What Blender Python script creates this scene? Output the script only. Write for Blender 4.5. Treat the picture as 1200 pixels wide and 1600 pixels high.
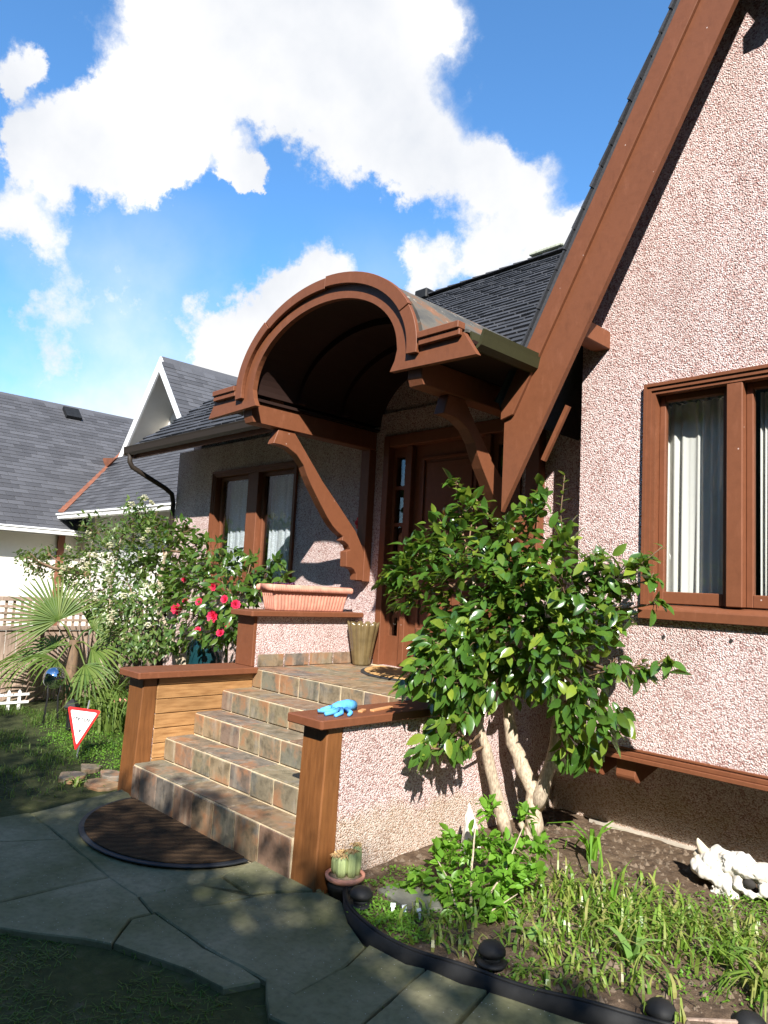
import bpy, bmesh, math, random
from mathutils import Vector, Matrix, noise as mnoise
random.seed(7)
for o in list(bpy.data.objects): bpy.data.objects.remove(o)
scene = bpy.context.scene
COL = scene.collection
V = Vector

# ------------------------------------------------------------------ camera
EYE = V((0, 0, 1.73))
yaw, pitch, roll = map(math.radians, (-46.0, 5.9, 3.02))
fwd = V((math.sin(yaw)*math.cos(pitch), math.cos(yaw)*math.cos(pitch), math.sin(pitch)))
rt = V((math.cos(yaw), -math.sin(yaw), 0)); up = rt.cross(fwd)
rt2 = rt*math.cos(roll)+up*math.sin(roll); up2 = up*math.cos(roll)-rt*math.sin(roll)
cam = bpy.data.objects.new('camera', bpy.data.cameras.new('camera'))
COL.objects.link(cam)
cm = Matrix((rt2, up2, -fwd)).transposed().to_4x4(); cm.translation = EYE
cam.matrix_world = cm
cam.data.sensor_fit = 'VERTICAL'; cam.data.sensor_height = 36; cam.data.sensor_width = 27
cam.data.lens = 1140/1600*36
cam.data.clip_start = .05; cam.data.clip_end = 3000
scene.camera = cam

# ------------------------------------------------------------------ sky and sun
TOSUN = V((1.1, -1.0, 1.1)).normalized()
SUN_EL = math.asin(TOSUN.z); SUN_AZ = math.atan2(TOSUN.x, TOSUN.y)
world = bpy.data.worlds.new('World'); scene.world = world; world.use_nodes = True
nt = world.node_tree; nt.nodes.clear()
def wn(t, **k):
    n = nt.nodes.new(t)
    for a, b in k.items(): setattr(n, a, b)
    return n
def wmath(op, a, b=None, c=None, clamp=False):
    n = wn('ShaderNodeMath', operation=op, use_clamp=clamp)
    for i, v in enumerate((a, b, c)):
        if v is None: continue
        if isinstance(v, (int, float)): n.inputs[i].default_value = v
        else: nt.links.new(v, n.inputs[i])
    return n.outputs[0]
sky = wn('ShaderNodeTexSky', sky_type='NISHITA', sun_disc=False)
sky.sun_elevation = SUN_EL; sky.sun_rotation = SUN_AZ; sky.altitude = 50
sky.air_density = 1.0; sky.dust_density = .25; sky.ozone_density = 3.0
tc = wn('ShaderNodeTexCoord')
nz = wn('ShaderNodeTexNoise'); nz.inputs['Scale'].default_value = 8; nz.inputs['Detail'].default_value = 11; nz.inputs['Roughness'].default_value = .66
nt.links.new(tc.outputs['Generated'], nz.inputs['Vector'])
nz2 = wn('ShaderNodeTexNoise'); nz2.inputs['Scale'].default_value = 3.2; nz2.inputs['Detail'].default_value = 8; nz2.inputs['Roughness'].default_value = .55
nt.links.new(tc.outputs['Generated'], nz2.inputs['Vector'])
warp = wn('ShaderNodeVectorMath', operation='MULTIPLY_ADD')
sub = wn('ShaderNodeVectorMath', operation='SUBTRACT'); sub.inputs[1].default_value = (.5, .5, .5)
nt.links.new(nz.outputs['Color'], sub.inputs[0]); nt.links.new(sub.outputs[0], warp.inputs[0])
warp.inputs[1].default_value = (.15, .15, .15); nt.links.new(tc.outputs['Generated'], warp.inputs[2])
nrm = wn('ShaderNodeVectorMath', operation='NORMALIZE'); nt.links.new(warp.outputs[0], nrm.inputs[0])
CLOUDS = [(-0.702, 0.369, 0.61, 0.15, 0.95), (-0.652, 0.428, 0.626, 0.16, 1.0), (-0.602, 0.491, 0.629, 0.15, 1.0), (-0.554, 0.535, 0.638, 0.09, 0.9), (-0.672, 0.446, 0.592, 0.1, 0.9), (-0.751, 0.361, 0.552, 0.1, 1.0), (-0.785, 0.33, 0.524, 0.095, 1.0), (-0.789, 0.362, 0.497, 0.065, 0.95), (-0.832, 0.282, 0.477, 0.075, 1.0), (-0.811, 0.313, 0.495, 0.07, 0.95), (-0.845, 0.245, 0.476, 0.055, 0.8), (-0.624, 0.547, 0.558, 0.1, 1), (-0.592, 0.605, 0.532, 0.09, 1), (-0.561, 0.655, 0.505, 0.085, 1), (-0.522, 0.681, 0.514, 0.07, 0.9), (-0.484, 0.707, 0.515, 0.055, 0.8), (-0.43, 0.733, 0.526, 0.05, 1.0), (-0.623, 0.556, 0.55, 0.07, 0.8), (-0.509, 0.704, 0.495, 0.05, 0.7), (-0.615, 0.609, 0.501, 0.06, 0.7), (-0.805, 0.194, 0.56, 0.055, 0.6), (-0.818, 0.21, 0.536, 0.035, 0.45), (-0.885, 0.238, 0.4, 0.07, 0.8), (-0.88, 0.272, 0.389, 0.05, 0.5), (-0.732, 0.558, 0.391, 0.06, 1.1), (-0.766, 0.534, 0.357, 0.06, 1.1), (-0.7, 0.59, 0.402, 0.04, 0.9), (-0.795, 0.518, 0.315, 0.07, 1.1), (-0.822, 0.499, 0.273, 0.07, 1.1), (-0.639, 0.653, 0.406, 0.05, 1), (-0.581, 0.698, 0.418, 0.06, 1.1), (-0.518, 0.734, 0.439, 0.055, 1.1), (-0.471, 0.761, 0.446, 0.05, 1.1), (-0.855, 0.347, 0.385, 0.08, 0.36), (-0.897, 0.308, 0.318, 0.08, 0.36), (-0.863, 0.38, 0.333, 0.08, 0.36), (-0.922, 0.293, 0.255, 0.09, 0.36), (-0.891, 0.366, 0.268, 0.09, 0.36), (-0.841, 0.441, 0.312, 0.07, 0.36), (-0.505, 0.616, 0.604, 0.045, 0.5), (-0.75, 0.444, 0.491, 0.03, 0.6), (-0.77, 0.24, 0.591, 0.05, 0.5), (-0.521, 0.563, 0.641, 0.05, 0.8), (-0.706, 0.456, 0.541, 0.03, 0.5)]
rng = random.Random(4)
for k in range(26):          # the same broken cumulus over the rest of the sky
    a = rng.uniform(0, 6.283); e = rng.uniform(.15, 1.2)
    d = V((math.cos(a)*math.cos(e), math.sin(a)*math.cos(e), math.sin(e)))
    if d.dot(fwd) < .72: CLOUDS.append((d.x, d.y, d.z, rng.uniform(.08, .17), rng.uniform(.7, 1.1)))
acc = None
for (x, y, z, s, amp) in CLOUDS:
    if z < .45 and amp >= .9: s *= 1.25; amp *= 1.05
    dt = wn('ShaderNodeVectorMath', operation='DOT_PRODUCT'); dt.inputs[1].default_value = (x, y, z)
    nt.links.new(nrm.outputs[0], dt.inputs[0])
    k = 2/(s*s*.36)
    e = wmath('EXPONENT', wmath('MULTIPLY_ADD', dt.outputs['Value'], k, -k))
    acc = wmath('MULTIPLY', e, amp) if acc is None else wmath('MULTIPLY_ADD', e, amp, acc)
dens = wmath('ADD', wmath('MINIMUM', acc, 1.25), wmath('MULTIPLY_ADD', nz.outputs['Fac'], 1.7, -.85))
mask = wn('ShaderNodeMapRange', interpolation_type='SMOOTHSTEP'); mask.inputs[1].default_value = .36; mask.inputs[2].default_value = .84
nt.links.new(dens, mask.inputs[0])
# thin high veil towards the horizon on top of the cumulus
sepw = wn('ShaderNodeSeparateXYZ'); nt.links.new(tc.outputs['Generated'], sepw.inputs[0])
veil = wmath('MULTIPLY', wmath('SUBTRACT', 1, wmath('MULTIPLY', wmath('ABSOLUTE', sepw.outputs[2]), 2.1), clamp=True), wmath('MULTIPLY_ADD', nz2.outputs['Fac'], 3.2, -1.25, clamp=True))
fac = wmath('MAXIMUM', mask.outputs[0], wmath('MINIMUM', wmath('MULTIPLY', veil, 1.7), .8))
shade = wn('ShaderNodeMixRGB'); shade.inputs[1].default_value = (6.2, 6.6, 7.3, 1); shade.inputs[2].default_value = (9.6, 9.5, 9.4, 1)
sm = wn('ShaderNodeMapRange'); sm.inputs[1].default_value = .32; sm.inputs[2].default_value = .62
nt.links.new(nz2.outputs['Fac'], sm.inputs[0]); nt.links.new(sm.outputs[0], shade.inputs[0])
mixs = wn('ShaderNodeMixRGB'); nt.links.new(fac, mixs.inputs[0]); tint = wn('ShaderNodeMixRGB', blend_type='MULTIPLY'); tint.inputs[0].default_value = 1; tint.inputs[2].default_value = (1.25, 1.95, 2.35, 1); nt.links.new(sky.outputs[0], tint.inputs[1]); nt.links.new(tint.outputs[0], mixs.inputs[1]); nt.links.new(shade.outputs[0], mixs.inputs[2])
bg = wn('ShaderNodeBackground'); bg.inputs['Strength'].default_value = .056
nt.links.new(mixs.outputs[0], bg.inputs['Color'])
wo = wn('ShaderNodeOutputWorld'); nt.links.new(bg.outputs[0], wo.inputs['Surface'])

sun = bpy.data.objects.new('sun', bpy.data.lights.new('sun', 'SUN')); COL.objects.link(sun)
sun.data.energy = 5.0; sun.data.angle = math.radians(.55); sun.data.color = (1, .96, .9)
sun.rotation_euler = TOSUN.to_track_quat('Z', 'Y').to_euler()
scene.view_settings.view_transform = 'Standard'; scene.view_settings.look = 'None'
scene.view_settings.exposure = 1.1; scene.view_settings.gamma = 1

# ------------------------------------------------------------------ helpers
WM = {}
def wmat(o): return WM.get(o.name, Matrix.Identity(4))
def link(name, data, parent=None, mw=None):
    o = bpy.data.objects.new(name, data); COL.objects.link(o)
    mw = mw or Matrix.Identity(4); WM[o.name] = mw
    if parent is not None:
        o.parent = parent; o.matrix_basis = wmat(parent).inverted() @ mw
    else: o.matrix_basis = mw
    return o
def tag(o, label, cat, group=None):
    o['label'] = label; o['category'] = cat
    if group: o['group'] = group
    return o
def thing(name, label, cat, loc=(0, 0, 0), group=None):
    o = link(name, None, None, Matrix.Translation(loc)); o.empty_display_size = .1
    return tag(o, label, cat, group)

class B:
    def __init__(s): s.v = []; s.f = []
    def add(s, vs, fs):
        n = len(s.v); s.v += [tuple(v) for v in vs]; s.f += [tuple(i+n for i in f) for f in fs]; return s
    def box(s, x0, x1, y0, y1, z0, z1):
        return s.add([(x0,y0,z0),(x1,y0,z0),(x1,y1,z0),(x0,y1,z0),(x0,y0,z1),(x1,y0,z1),(x1,y1,z1),(x0,y1,z1)],
                     [(0,3,2,1),(4,5,6,7),(0,1,5,4),(1,2,6,5),(2,3,7,6),(3,0,4,7)])
    def prism(s, poly, ax, a, b):
        """poly of 2-D points extruded along an axis from a to b"""
        def p(q, t): return (t, q[0], q[1]) if ax == 'x' else ((q[0], t, q[1]) if ax == 'y' else (q[0], q[1], t))
        n = len(poly)
        vs = [p(q, a) for q in poly]+[p(q, b) for q in poly]
        return s.add(vs, [tuple(range(n-1, -1, -1)), tuple(range(n, 2*n))]+[(i, (i+1) % n, n+(i+1) % n, n+i) for i in range(n)])
    def obox(s, a, b, w, h, upv=(0, 0, 1)):
        """bar from a to b of width w, height h"""
        a, b = V(a), V(b); d = (b-a).normalized(); u = V(upv); r = d.cross(u)
        if r.length < 1e-4: r = d.cross(V((1, 0, 0)))
        r.normalize(); u = r.cross(d)
        vs = []
        for c in (a, b):
            for i, j in ((-1,-1),(1,-1),(1,1),(-1,1)): vs.append(c+r*i*w/2+u*j*h/2)
        return s.add(vs, [(0,3,2,1),(4,5,6,7),(0,1,5,4),(1,2,6,5),(2,3,7,6),(3,0,4,7)])
    def tube(s, pts, rad, n=8, cap=True):
        pts = [V(p) for p in pts]
        if not hasattr(rad, '__len__'): rad = [rad]*len(pts)
        vs = []; ref = V((.31, .62, .72))
        for i, p in enumerate(pts):
            t = (pts[min(i+1, len(pts)-1)]-pts[max(i-1, 0)]).normalized()
            a = t.cross(ref).normalized(); b = t.cross(a)
            for k in range(n):
                g = 2*math.pi*k/n; vs.append(p+(a*math.cos(g)+b*math.sin(g))*rad[i])
        fs = [(i*n+k, i*n+(k+1) % n, (i+1)*n+(k+1) % n, (i+1)*n+k) for i in range(len(pts)-1) for k in range(n)]
        if cap: fs += [tuple(range(n-1, -1, -1)), tuple(range((len(pts)-1)*n, len(pts)*n))]
        return s.add(vs, fs)
    def lathe(s, prof, c=(0, 0, 0), n=20, rfun=None):
        vs = []; c = V(c)
        for (r, z) in prof:
            for k in range(n):
                g = 2*math.pi*k/n; rr = r*(rfun(g, z) if rfun else 1)
                vs.append(c+V((rr*math.cos(g), rr*math.sin(g), z)))
        m = len(prof)
        return s.add(vs, [(i*n+k, i*n+(k+1) % n, (i+1)*n+(k+1) % n, (i+1)*n+k) for i in range(m-1) for k in range(n)]
                     + [tuple(range(n-1, -1, -1)), tuple(range((m-1)*n, m*n))])
    def mesh(s, name, mat, smooth=False):
        m = bpy.data.meshes.new(name); m.from_pydata(s.v, [], s.f)
        if mat: m.materials.append(mat)
        if smooth: m.polygons.foreach_set('use_smooth', [True]*len(m.polygons))
        m.update(); return m
    def build(s, name, mat, parent=None, smooth=False, bevel=0, label=None):
        m = s.mesh(name, mat, smooth)
        bm = bmesh.new(); bm.from_mesh(m); bmesh.ops.recalc_face_normals(bm, faces=bm.faces)
        if bevel:
            es = [e for e in bm.edges if len(e.link_faces) == 2 and e.calc_face_angle(0) > .5]
            bmesh.ops.bevel(bm, geom=es, offset=bevel, segments=1, affect='EDGES', clamp_overlap=True)
        bm.to_mesh(m); bm.free()
        o = link(name, m, parent)
        if label: o['label'] = label
        return o

def pieces(parent, name, mesh, mats, rest_name, single=300):
    """copies of one piece: the nearest ones are objects of their own, the rest is one stuff part"""
    mats = sorted(mats, key=lambda m: (m.translation-EYE).length)
    for m in mats[:single]: link(name, mesh, parent, m)
    if len(mats) > single:
        b = B(); vs = [v.co.copy() for v in mesh.vertices]; fs = [tuple(p.vertices) for p in mesh.polygons]
        for m in mats[single:]: b.add([m @ v for v in vs], fs)
        o = link(rest_name, b.mesh(rest_name, mesh.materials[0], mesh.polygons[0].use_smooth), parent); o['kind'] = 'stuff'
def frame(p, d, n):
    """matrix with local Y along d, local Z near n"""
    d = d.normalized(); x = d.cross(n)
    if x.length < 1e-3: x = d.cross(V((.3, .5, .8)))
    x.normalize(); z = x.cross(d)
    m = Matrix((x, d, z)).transposed().to_4x4(); m.translation = p
    return m

# ------------------------------------------------------------------ materials
MATS = {}
class N:
    def __init__(s, name):
        s.m = bpy.data.materials.new(name); s.m.use_nodes = True; s.t = s.m.node_tree
        s.p = s.t.nodes['Principled BSDF']; s.out = s.t.nodes['Material Output']; MATS[name] = s.m
        s.co = s.t.nodes.new('ShaderNodeTexCoord').outputs['Object']
    def n(s, t, **k):
        x = s.t.nodes.new(t)
        for a, b in k.items(): setattr(x, a, b)
        return x
    def l(s, a, b): s.t.links.new(a, b)
    def set(s, i, v):
        if isinstance(v, (int, float, tuple)): i.default_value = v
        else: s.l(v, i)
    def scale(s, v):
        m = s.n('ShaderNodeMapping'); m.inputs['Scale'].default_value = v; s.l(s.co, m.inputs[0]); return m.outputs[0]
    def noise(s, scale, detail=4, rough=.55, vec=None):
        x = s.n('ShaderNodeTexNoise'); x.inputs['Scale'].default_value = scale; x.inputs['Detail'].default_value = detail; x.inputs['Roughness'].default_value = rough
        s.l(vec or s.co, x.inputs['Vector']); return x.outputs['Fac']
    def vor(s, scale, out='Distance', vec=None, feature='F1'):
        x = s.n('ShaderNodeTexVoronoi', feature=feature); x.inputs['Scale'].default_value = scale
        s.l(vec or s.co, x.inputs['Vector']); return x.outputs[out]
    def ramp(s, fac, stops, interp='LINEAR'):
        r = s.n('ShaderNodeValToRGB'); r.color_ramp.interpolation = interp
        e = r.color_ramp.elements
        while len(e) < len(stops): e.new(.5)
        for el, (p, c) in zip(e, stops): el.position = p; el.color = (*c, 1) if len(c) == 3 else c
        s.l(fac, r.inputs[0]); return r.outputs[0]
    def mix(s, f, a, b, mode='MIX'):
        x = s.n('ShaderNodeMixRGB', blend_type=mode); s.set(x.inputs[0], f)
        for i, c in ((1, a), (2, b)):
            if isinstance(c, tuple): x.inputs[i].default_value = (*c, 1)
            else: s.l(c, x.inputs[i])
        return x.outputs[0]
    def math(s, op, a, b=0., clamp=False):
        x = s.n('ShaderNodeMath', operation=op, use_clamp=clamp); s.set(x.inputs[0], a); s.set(x.inputs[1], b); return x.outputs[0]
    def rnd(s):
        """one random number for each object or loose piece"""
        a = s.n('ShaderNodeObjectInfo').outputs['Random']; b = s.n('ShaderNodeNewGeometry').outputs['Random Per Island']
        return s.math('FRACT', s.math('ADD', a, b))
    def bump(s, h, strength=.4, dist=.01):
        b = s.n('ShaderNodeBump'); b.inputs['Strength'].default_value = strength; b.inputs['Distance'].default_value = dist
        s.l(h, b.inputs['Height']); s.l(b.outputs[0], s.p.inputs['Normal'])
    def done(s, col, rough=.7, spec=.5, metal=0.):
        if isinstance(col, tuple): s.p.inputs['Base Color'].default_value = (*col, 1)
        else: s.l(col, s.p.inputs['Base Color'])
        s.set(s.p.inputs['Roughness'], rough); s.p.inputs['Specular IOR Level'].default_value = spec; s.p.inputs['Metallic'].default_value = metal
        return s.m

def m_stucco(name, base):
    a = N(name); w = a.mix(.012, a.co, a.n('ShaderNodeTexNoise').outputs['Color'], 'ADD')
    cell = a.vor(105, 'Color', w)
    sep = a.n('ShaderNodeSeparateColor'); a.l(cell, sep.inputs[0])
    col = a.ramp(sep.outputs[0], [(0, base[0]), (.22, base[1]), (.5, base[2]), (.78, base[3]), (1, base[4])], 'CONSTANT')
    d = a.vor(105, 'Distance', w)
    gap = a.ramp(d, [(.45, (1, 1, 1)), (.8, (.6, .48, .46))])
    col = a.mix(.7, col, gap, 'MULTIPLY')
    big = a.mix(1, a.ramp(a.noise(.9, 5), [(.3, (.88, .85, .83)), (.7, (1.05, 1.03, 1.02))]), a.ramp(a.noise(3, 6, .6, a.scale((1.6, 1.6, .16))), [(.35, (.9, .88, .86)), (.6, (1.03, 1.03, 1.03))]), 'MULTIPLY')
    col = a.mix(1, col, big, 'MULTIPLY')
    sepz = a.n('ShaderNodeSeparateXYZ'); a.l(a.co, sepz.inputs[0])
    # damp green-brown stain rising from the soil, with a broken edge
    st = a.math('ADD', sepz.outputs[2], a.math('MULTIPLY', a.noise(3.5, 5), -.55))
    stf = a.ramp(st, [(.0, (.5, .5, .5)), (.1, (0, 0, 0))])
    col = a.mix(stf, col, a.mix(.6, col, (.36, .31, .13), 'MIX'))
    a.bump(a.math('SUBTRACT', 1., d), .8, .011)
    return a.done(col, .85, .3)
m_stucco('stucco', [(.41, .26, .235), (.62, .475, .45), (.73, .64, .62), (.67, .545, .52), (.82, .77, .755)])
def m_paint(name, c, rough=.42, chips=True):
    a = N(name)
    n1 = a.noise(2.2, 5); n2 = a.noise(22, 5, .6)
    col = a.mix(n1, tuple(x*.93 for x in c), tuple(x*1.06 for x in c))
    col = a.mix(a.ramp(n2, [(.3, (.9,)*3), (.7, (1.06,)*3)]), (0, 0, 0), col)
    if chips:
        ch = a.math('MULTIPLY', a.ramp(a.vor(7.5), [(.028, (1, 1, 1)), (.04, (0, 0, 0))]), a.ramp(a.noise(2.6, 2), [(.52, (0, 0, 0)), (.56, (1, 1, 1))]))
        wr = a.noise(5, 6, .65, a.scale((3, 3, 1)))
        col = a.mix(a.ramp(wr, [(.56, (0, 0, 0)), (.74, (.5,)*3)]), col, tuple(x*1.35+.012 for x in c)); col = a.mix(a.ramp(wr, [(.26, (.45,)*3), (.42, (0, 0, 0))]), col, tuple(x*.6 for x in c))
        col = a.mix(ch, col, (.5, .38, .33))
    a.bump(a.noise(55, 3), .18, .003)
    return a.done(col, rough, .28)
m_paint('brown_paint', (.17, .06, .027), .55)
m_paint('shaded_lining', (.022, .009, .006), .7, False)  # brown darkened so the shade under hood and eaves sits in the colour
m_paint('white_paint', (.78, .77, .74), .5, False)
m_paint('dark_gutter', (.028, .02, .014), .6, False)
def m_wood(name, dark, light, rough=.5, s=(9, 9, .9)):
    a = N(name)
    g = a.noise(6, 6, .6, a.scale(s)); k = a.noise(1.7, 3)
    col = a.ramp(g, [(.3, dark), (.62, light)])
    col = a.mix(a.ramp(k, [(.35, (.72,)*3), (.7, (1.12,)*3)]), (0, 0, 0), col)
    col = a.mix(.7, col, a.mix(a.rnd(), (.78, .78, .78), (1.15, 1.12, 1.08)), 'MULTIPLY')
    a.bump(g, .25, .004)
    return a.done(col, rough, .4)
m_wood('stained_post', (.16, .06, .018), (.235, .092, .028))
m_wood('stained_board', (.27, .13, .045), (.46, .25, .10), .55, (9, .9, 9))
m_wood('fence_wood', (.22, .15, .11), (.42, .31, .24), .8)
m_wood('bark', (.22, .17, .12), (.55, .45, .33), .85, (14, 14, 5))
m_wood('twig', (.12, .075, .045), (.26, .16, .09), .8)
def m_slate():
    a = N('slate_tile'); r = a.rnd(); w = a.math('MULTIPLY', r, 40.)
    def n4(sc, d, ro, vec=None):
        x = a.n('ShaderNodeTexNoise', noise_dimensions='4D'); x.inputs['Scale'].default_value = sc; x.inputs['Detail'].default_value = d; x.inputs['Roughness'].default_value = ro
        a.l(vec or a.co, x.inputs['Vector']); a.l(w, x.inputs['W']); return x.outputs['Fac']
    c = a.ramp(r, [(0, (.25, .16, .085)), (.17, (.17, .16, .115)), (.34, (.28, .19, .105)), (.5, (.145, .135, .115)), (.67, (.24, .14, .09)), (.84, (.2, .175, .11)), (1, (.27, .2, .12))])
    h = n4(4.5, 4, .6); n = n4(9, 8, .7); n3 = n4(12, 6, .6, a.scale((1, 1, .22))); n5 = n4(6, 5, .6)
    c = a.mix(a.ramp(h, [(.5, (0, 0, 0)), (.62, (.75,)*3)]), c, (.30, .135, .06))
    c = a.mix(a.ramp(n5, [(.54, (0, 0, 0)), (.66, (.7,)*3)]), c, (.12, .125, .115))
    c = a.mix(a.ramp(n, [(.3, (.35,)*3), (.5, (.95,)*3), (.7, (1.7, 1.6, 1.45))]), (0, 0, 0), c)
    c = a.mix(a.ramp(n3, [(.52, (0, 0, 0)), (.72, (.6,)*3)]), c, (.42, .34, .25))
    a.bump(n, .5, .012)
    return a.done(c, a.ramp(n, [(.3, (.42,)*3), (.7, (.7,)*3)]), .45)
m_slate()
def simple(name, c, rough=.7, var=.25, sc=8, spec=.4, metal=0., bump=.2, c2=None):
    a = N(name); n = a.noise(sc, 6, .6)
    lo = tuple(x*(1-var) for x in c); hi = c2 or tuple(x*(1+var) for x in c)
    a.bump(n, bump, .006)
    return a.done(a.ramp(n, [(.3, lo), (.7, hi)]), rough, spec, metal)
simple('grout', (.58, .47, .31), .9, .22, 20)
simple('concrete', (.16, .155, .12), .9, .35, 5, bump=.35)
simple('foundation', (.42, .37, .3), .9, .25, 9)
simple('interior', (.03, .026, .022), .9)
simple('terracotta', (.58, .26, .18), .8, .2, 14)
simple('white_bone', (.6, .53, .43), .8, .25, 9, bump=.7, c2=(.78, .75, .69))
simple('bone_stain', (.55, .46, .34), .8, .3, 18)
simple('black_plastic', (.014, .014, .014), .6, .3, 10, .25)
simple('black_rubber', (.028, .03, .033), .6, .3, 12)
simple('olive_ceramic', (.125, .09, .04), .22, .35, 6, .6)
simple('teal_glaze', (.008, .04, .05), .12, .3, 5, .7)
simple('blue_cloth', (.10, .38, .72), .8, .25, 35, bump=.6)
simple('orange_wood', (.5, .24, .1), .6)
simple('red_paint', (.62, .02, .02), .4, .1, 5)
simple('sign_white', (.82, .82, .82), .45, .04, 5)
simple('sign_ink', (.02, .02, .022), .6, .1, 5)
simple('sign_pale_ink', (.45, .42, .42), .6, .1, 5)
simple('grey_metal', (.3, .31, .32), .4, .15, 8, metal=.6)
simple('brass', (.4, .28, .1), .3, .15, 8, metal=.9)
simple('mirror_ball', (.62, .66, .72), .05, .03, 3, metal=1., bump=0)
simple('blue_ball', (.05, .16, .26), .18, .15, 5, .6)
simple('cream_wall', (.72, .68, .6), .85, .06, 3)
simple('flashing', (.2, .075, .04), .6, .3, 6)
simple('chimney_stone', (.33, .34, .26), .9, .45, 22)
simple('cactus_skin', (.34, .4, .17), .6, .25, 14)
simple('dry_flower', (.55, .36, .16), .9, .3, 26)
simple('dark_crop', (.25, .19, .12), .9, .4, 60)
simple('yellow_leaf', (.55, .5, .05), .4, .2, 8)
simple('plum_leaf', (.09, .03, .07), .6, .4, 30)
simple('soil_clod', (.13, .095, .065), .95, .45, 18, bump=.6)
a = N('soil'); n = a.noise(14, 8, .7); n2 = a.noise(1.6, 4)
c = a.ramp(n, [(.28, (.05, .033, .022)), (.5, (.125, .085, .055)), (.72, (.21, .155, .105))])
c = a.mix(a.ramp(a.vor(48), [(.0, (1, 1, 1)), (.11, (1, 1, 1)), (.14, (0, 0, 0))]), c, a.mix(a.ramp(a.noise(3, 3), [(.5, (0, 0, 0)), (.6, (1, 1, 1))]), c, (.42, .38, .33)))
a.bump(n, .9, .03); a.done(a.mix(n2, c, a.mix(1, c, (.8, .74, .68), 'MULTIPLY')), .95, .2)
a = N('lawn_soil'); n = a.noise(9, 8, .7)
a.bump(n, .6, .03); a.done(a.ramp(n, [(.3, (.02, .024, .01)), (.55, (.042, .05, .016)), (.75, (.08, .075, .035))]), .95, .2)
a = N('moss_soil'); n = a.noise(12, 7, .7)
a.bump(n, .8, .02); a.done(a.ramp(n, [(.3, (.03, .035, .012)), (.55, (.06, .065, .02)), (.75, (.1, .085, .05))]), .95, .2)
a = N('paving'); n = a.noise(2.1, 7, .6); n2 = a.noise(28, 5, .6)
c = a.ramp(n, [(.28, (.10, .105, .04)), (.5, (.175, .165, .09)), (.72, (.27, .24, .15))])
c = a.mix(a.ramp(n2, [(.3, (.75,)*3), (.7, (1.15,)*3)]), (0, 0, 0), c)
c = a.mix(.5, c, a.mix(a.rnd(), (.75, .78, .7), (1.2, 1.18, 1.15)), 'MULTIPLY')
c = a.mix(a.ramp(a.vor(31), [(0, (1, 1, 1)), (.06, (1, 1, 1)), (.09, (0, 0, 0))]), c, (.42, .4, .35))
a.bump(n2, .35, .008); a.done(c, .88, .3)
def m_shingle(name, c0, c1):
    a = N(name); r = a.rnd(); n = a.noise(60, 4, .7); k = a.noise(1.3, 4)
    c = a.mix(r, c0, c1); c = a.mix(a.ramp(n, [(.3, (.6,)*3), (.7, (1.35,)*3)]), (0, 0, 0), c)
    c = a.mix(a.ramp(k, [(.35, (.85,)*3), (.7, (1.15,)*3)]), (0, 0, 0), c)
    a.bump(n, .4, .006); return a.done(c, .9, .3)
m_shingle('shingle_dark', (.033, .035, .040), (.062, .064, .072))
m_shingle('shingle_grey', (.06, .06, .065), (.1, .1, .108))
a = N('barrel_metal'); n = a.noise(5.5, 8, .65, a.scale((1, .55, 1))); n2 = a.noise(9, 6, .7)
c = a.ramp(n, [(.36, (.05, .05, .048)), (.52, (.085, .078, .065)), (.6, (.13, .07, .04)), (.72, (.2, .085, .045))])
c = a.mix(a.ramp(n2, [(.6, (0, 0, 0)), (.66, (1, 1, 1))]), c, (.34, .31, .26))
a.bump(n2, .3, .01); a.done(c, .75, .3)
def m_leaf(name, cols, rough=.3, trans=.3, spec=.5, tcol=(.35, .5, .05)):
    a = N(name); r = a.rnd(); c = a.ramp(r, [(i/(len(cols)-1), q) for i, q in enumerate(cols)])
    c = a.mix(.5, c, a.ramp(a.noise(9, 3), [(.3, (.75,)*3), (.7, (1.2,)*3)]), 'MULTIPLY')
    a.done(c, rough, spec)
    t = a.n('ShaderNodeBsdfTranslucent'); a.l(a.mix(1, a.mix(.55, c, tcol, 'MIX'), (1.3, 1.3, 1.1), 'MULTIPLY'), t.inputs[0])
    mx = a.n('ShaderNodeMixShader'); mx.inputs[0].default_value = trans
    a.l(a.p.outputs[0], mx.inputs[1]); a.l(t.outputs[0], mx.inputs[2]); a.l(mx.outputs[0], a.out.inputs[0])
    return a.m
m_leaf('camellia_leaf', [(.03, .075, .014), (.05, .12, .018), (.075, .155, .022), (.04, .1, .016), (.19, .25, .03)], .22, .22, .6)
m_leaf('left_leaf', [(.03, .075, .015), (.05, .11, .02), (.1, .16, .03), (.04, .09, .015)], .26, .25, .55)
m_leaf('viburnum_leaf', [(.04, .085, .018), (.07, .125, .028), (.12, .17, .04), (.05, .09, .02)], .4, .25)
m_leaf('fresh_leaf', [(.09, .2, .02), (.13, .28, .03), (.18, .34, .04)], .4, .35, .4, (.4, .65, .05))
m_leaf('strap_leaf', [(.08, .16, .02), (.13, .23, .03), (.2, .3, .045), (.3, .28, .09), (.1, .18, .025)], .38, .3, .45, (.35, .55, .05))
m_leaf('pale_leaf', [(.14, .26, .06), (.22, .36, .09)], .4, .3, .45, (.4, .6, .1))
m_leaf('grass', [(.03, .08, .01), (.055, .12, .015), (.09, .15, .025), (.12, .13, .04)], .6, .25, .3)
m_leaf('palm_leaf', [(.05, .095, .018), (.085, .135, .025), (.13, .17, .04)], .5, .2, .3)
m_leaf('hedge_leaf', [(.015, .04, .01), (.03, .065, .015)], .4, .1)
m_leaf('petal_red', [(.72, .035, .11), (.78, .06, .17), (.66, .025, .08)], .55, .3, .3, (.9, .1, .1))
m_leaf('petal_white', [(.6, .58, .38), (.7, .66, .5)], .6, .3, .3, (.8, .8, .6))
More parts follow.
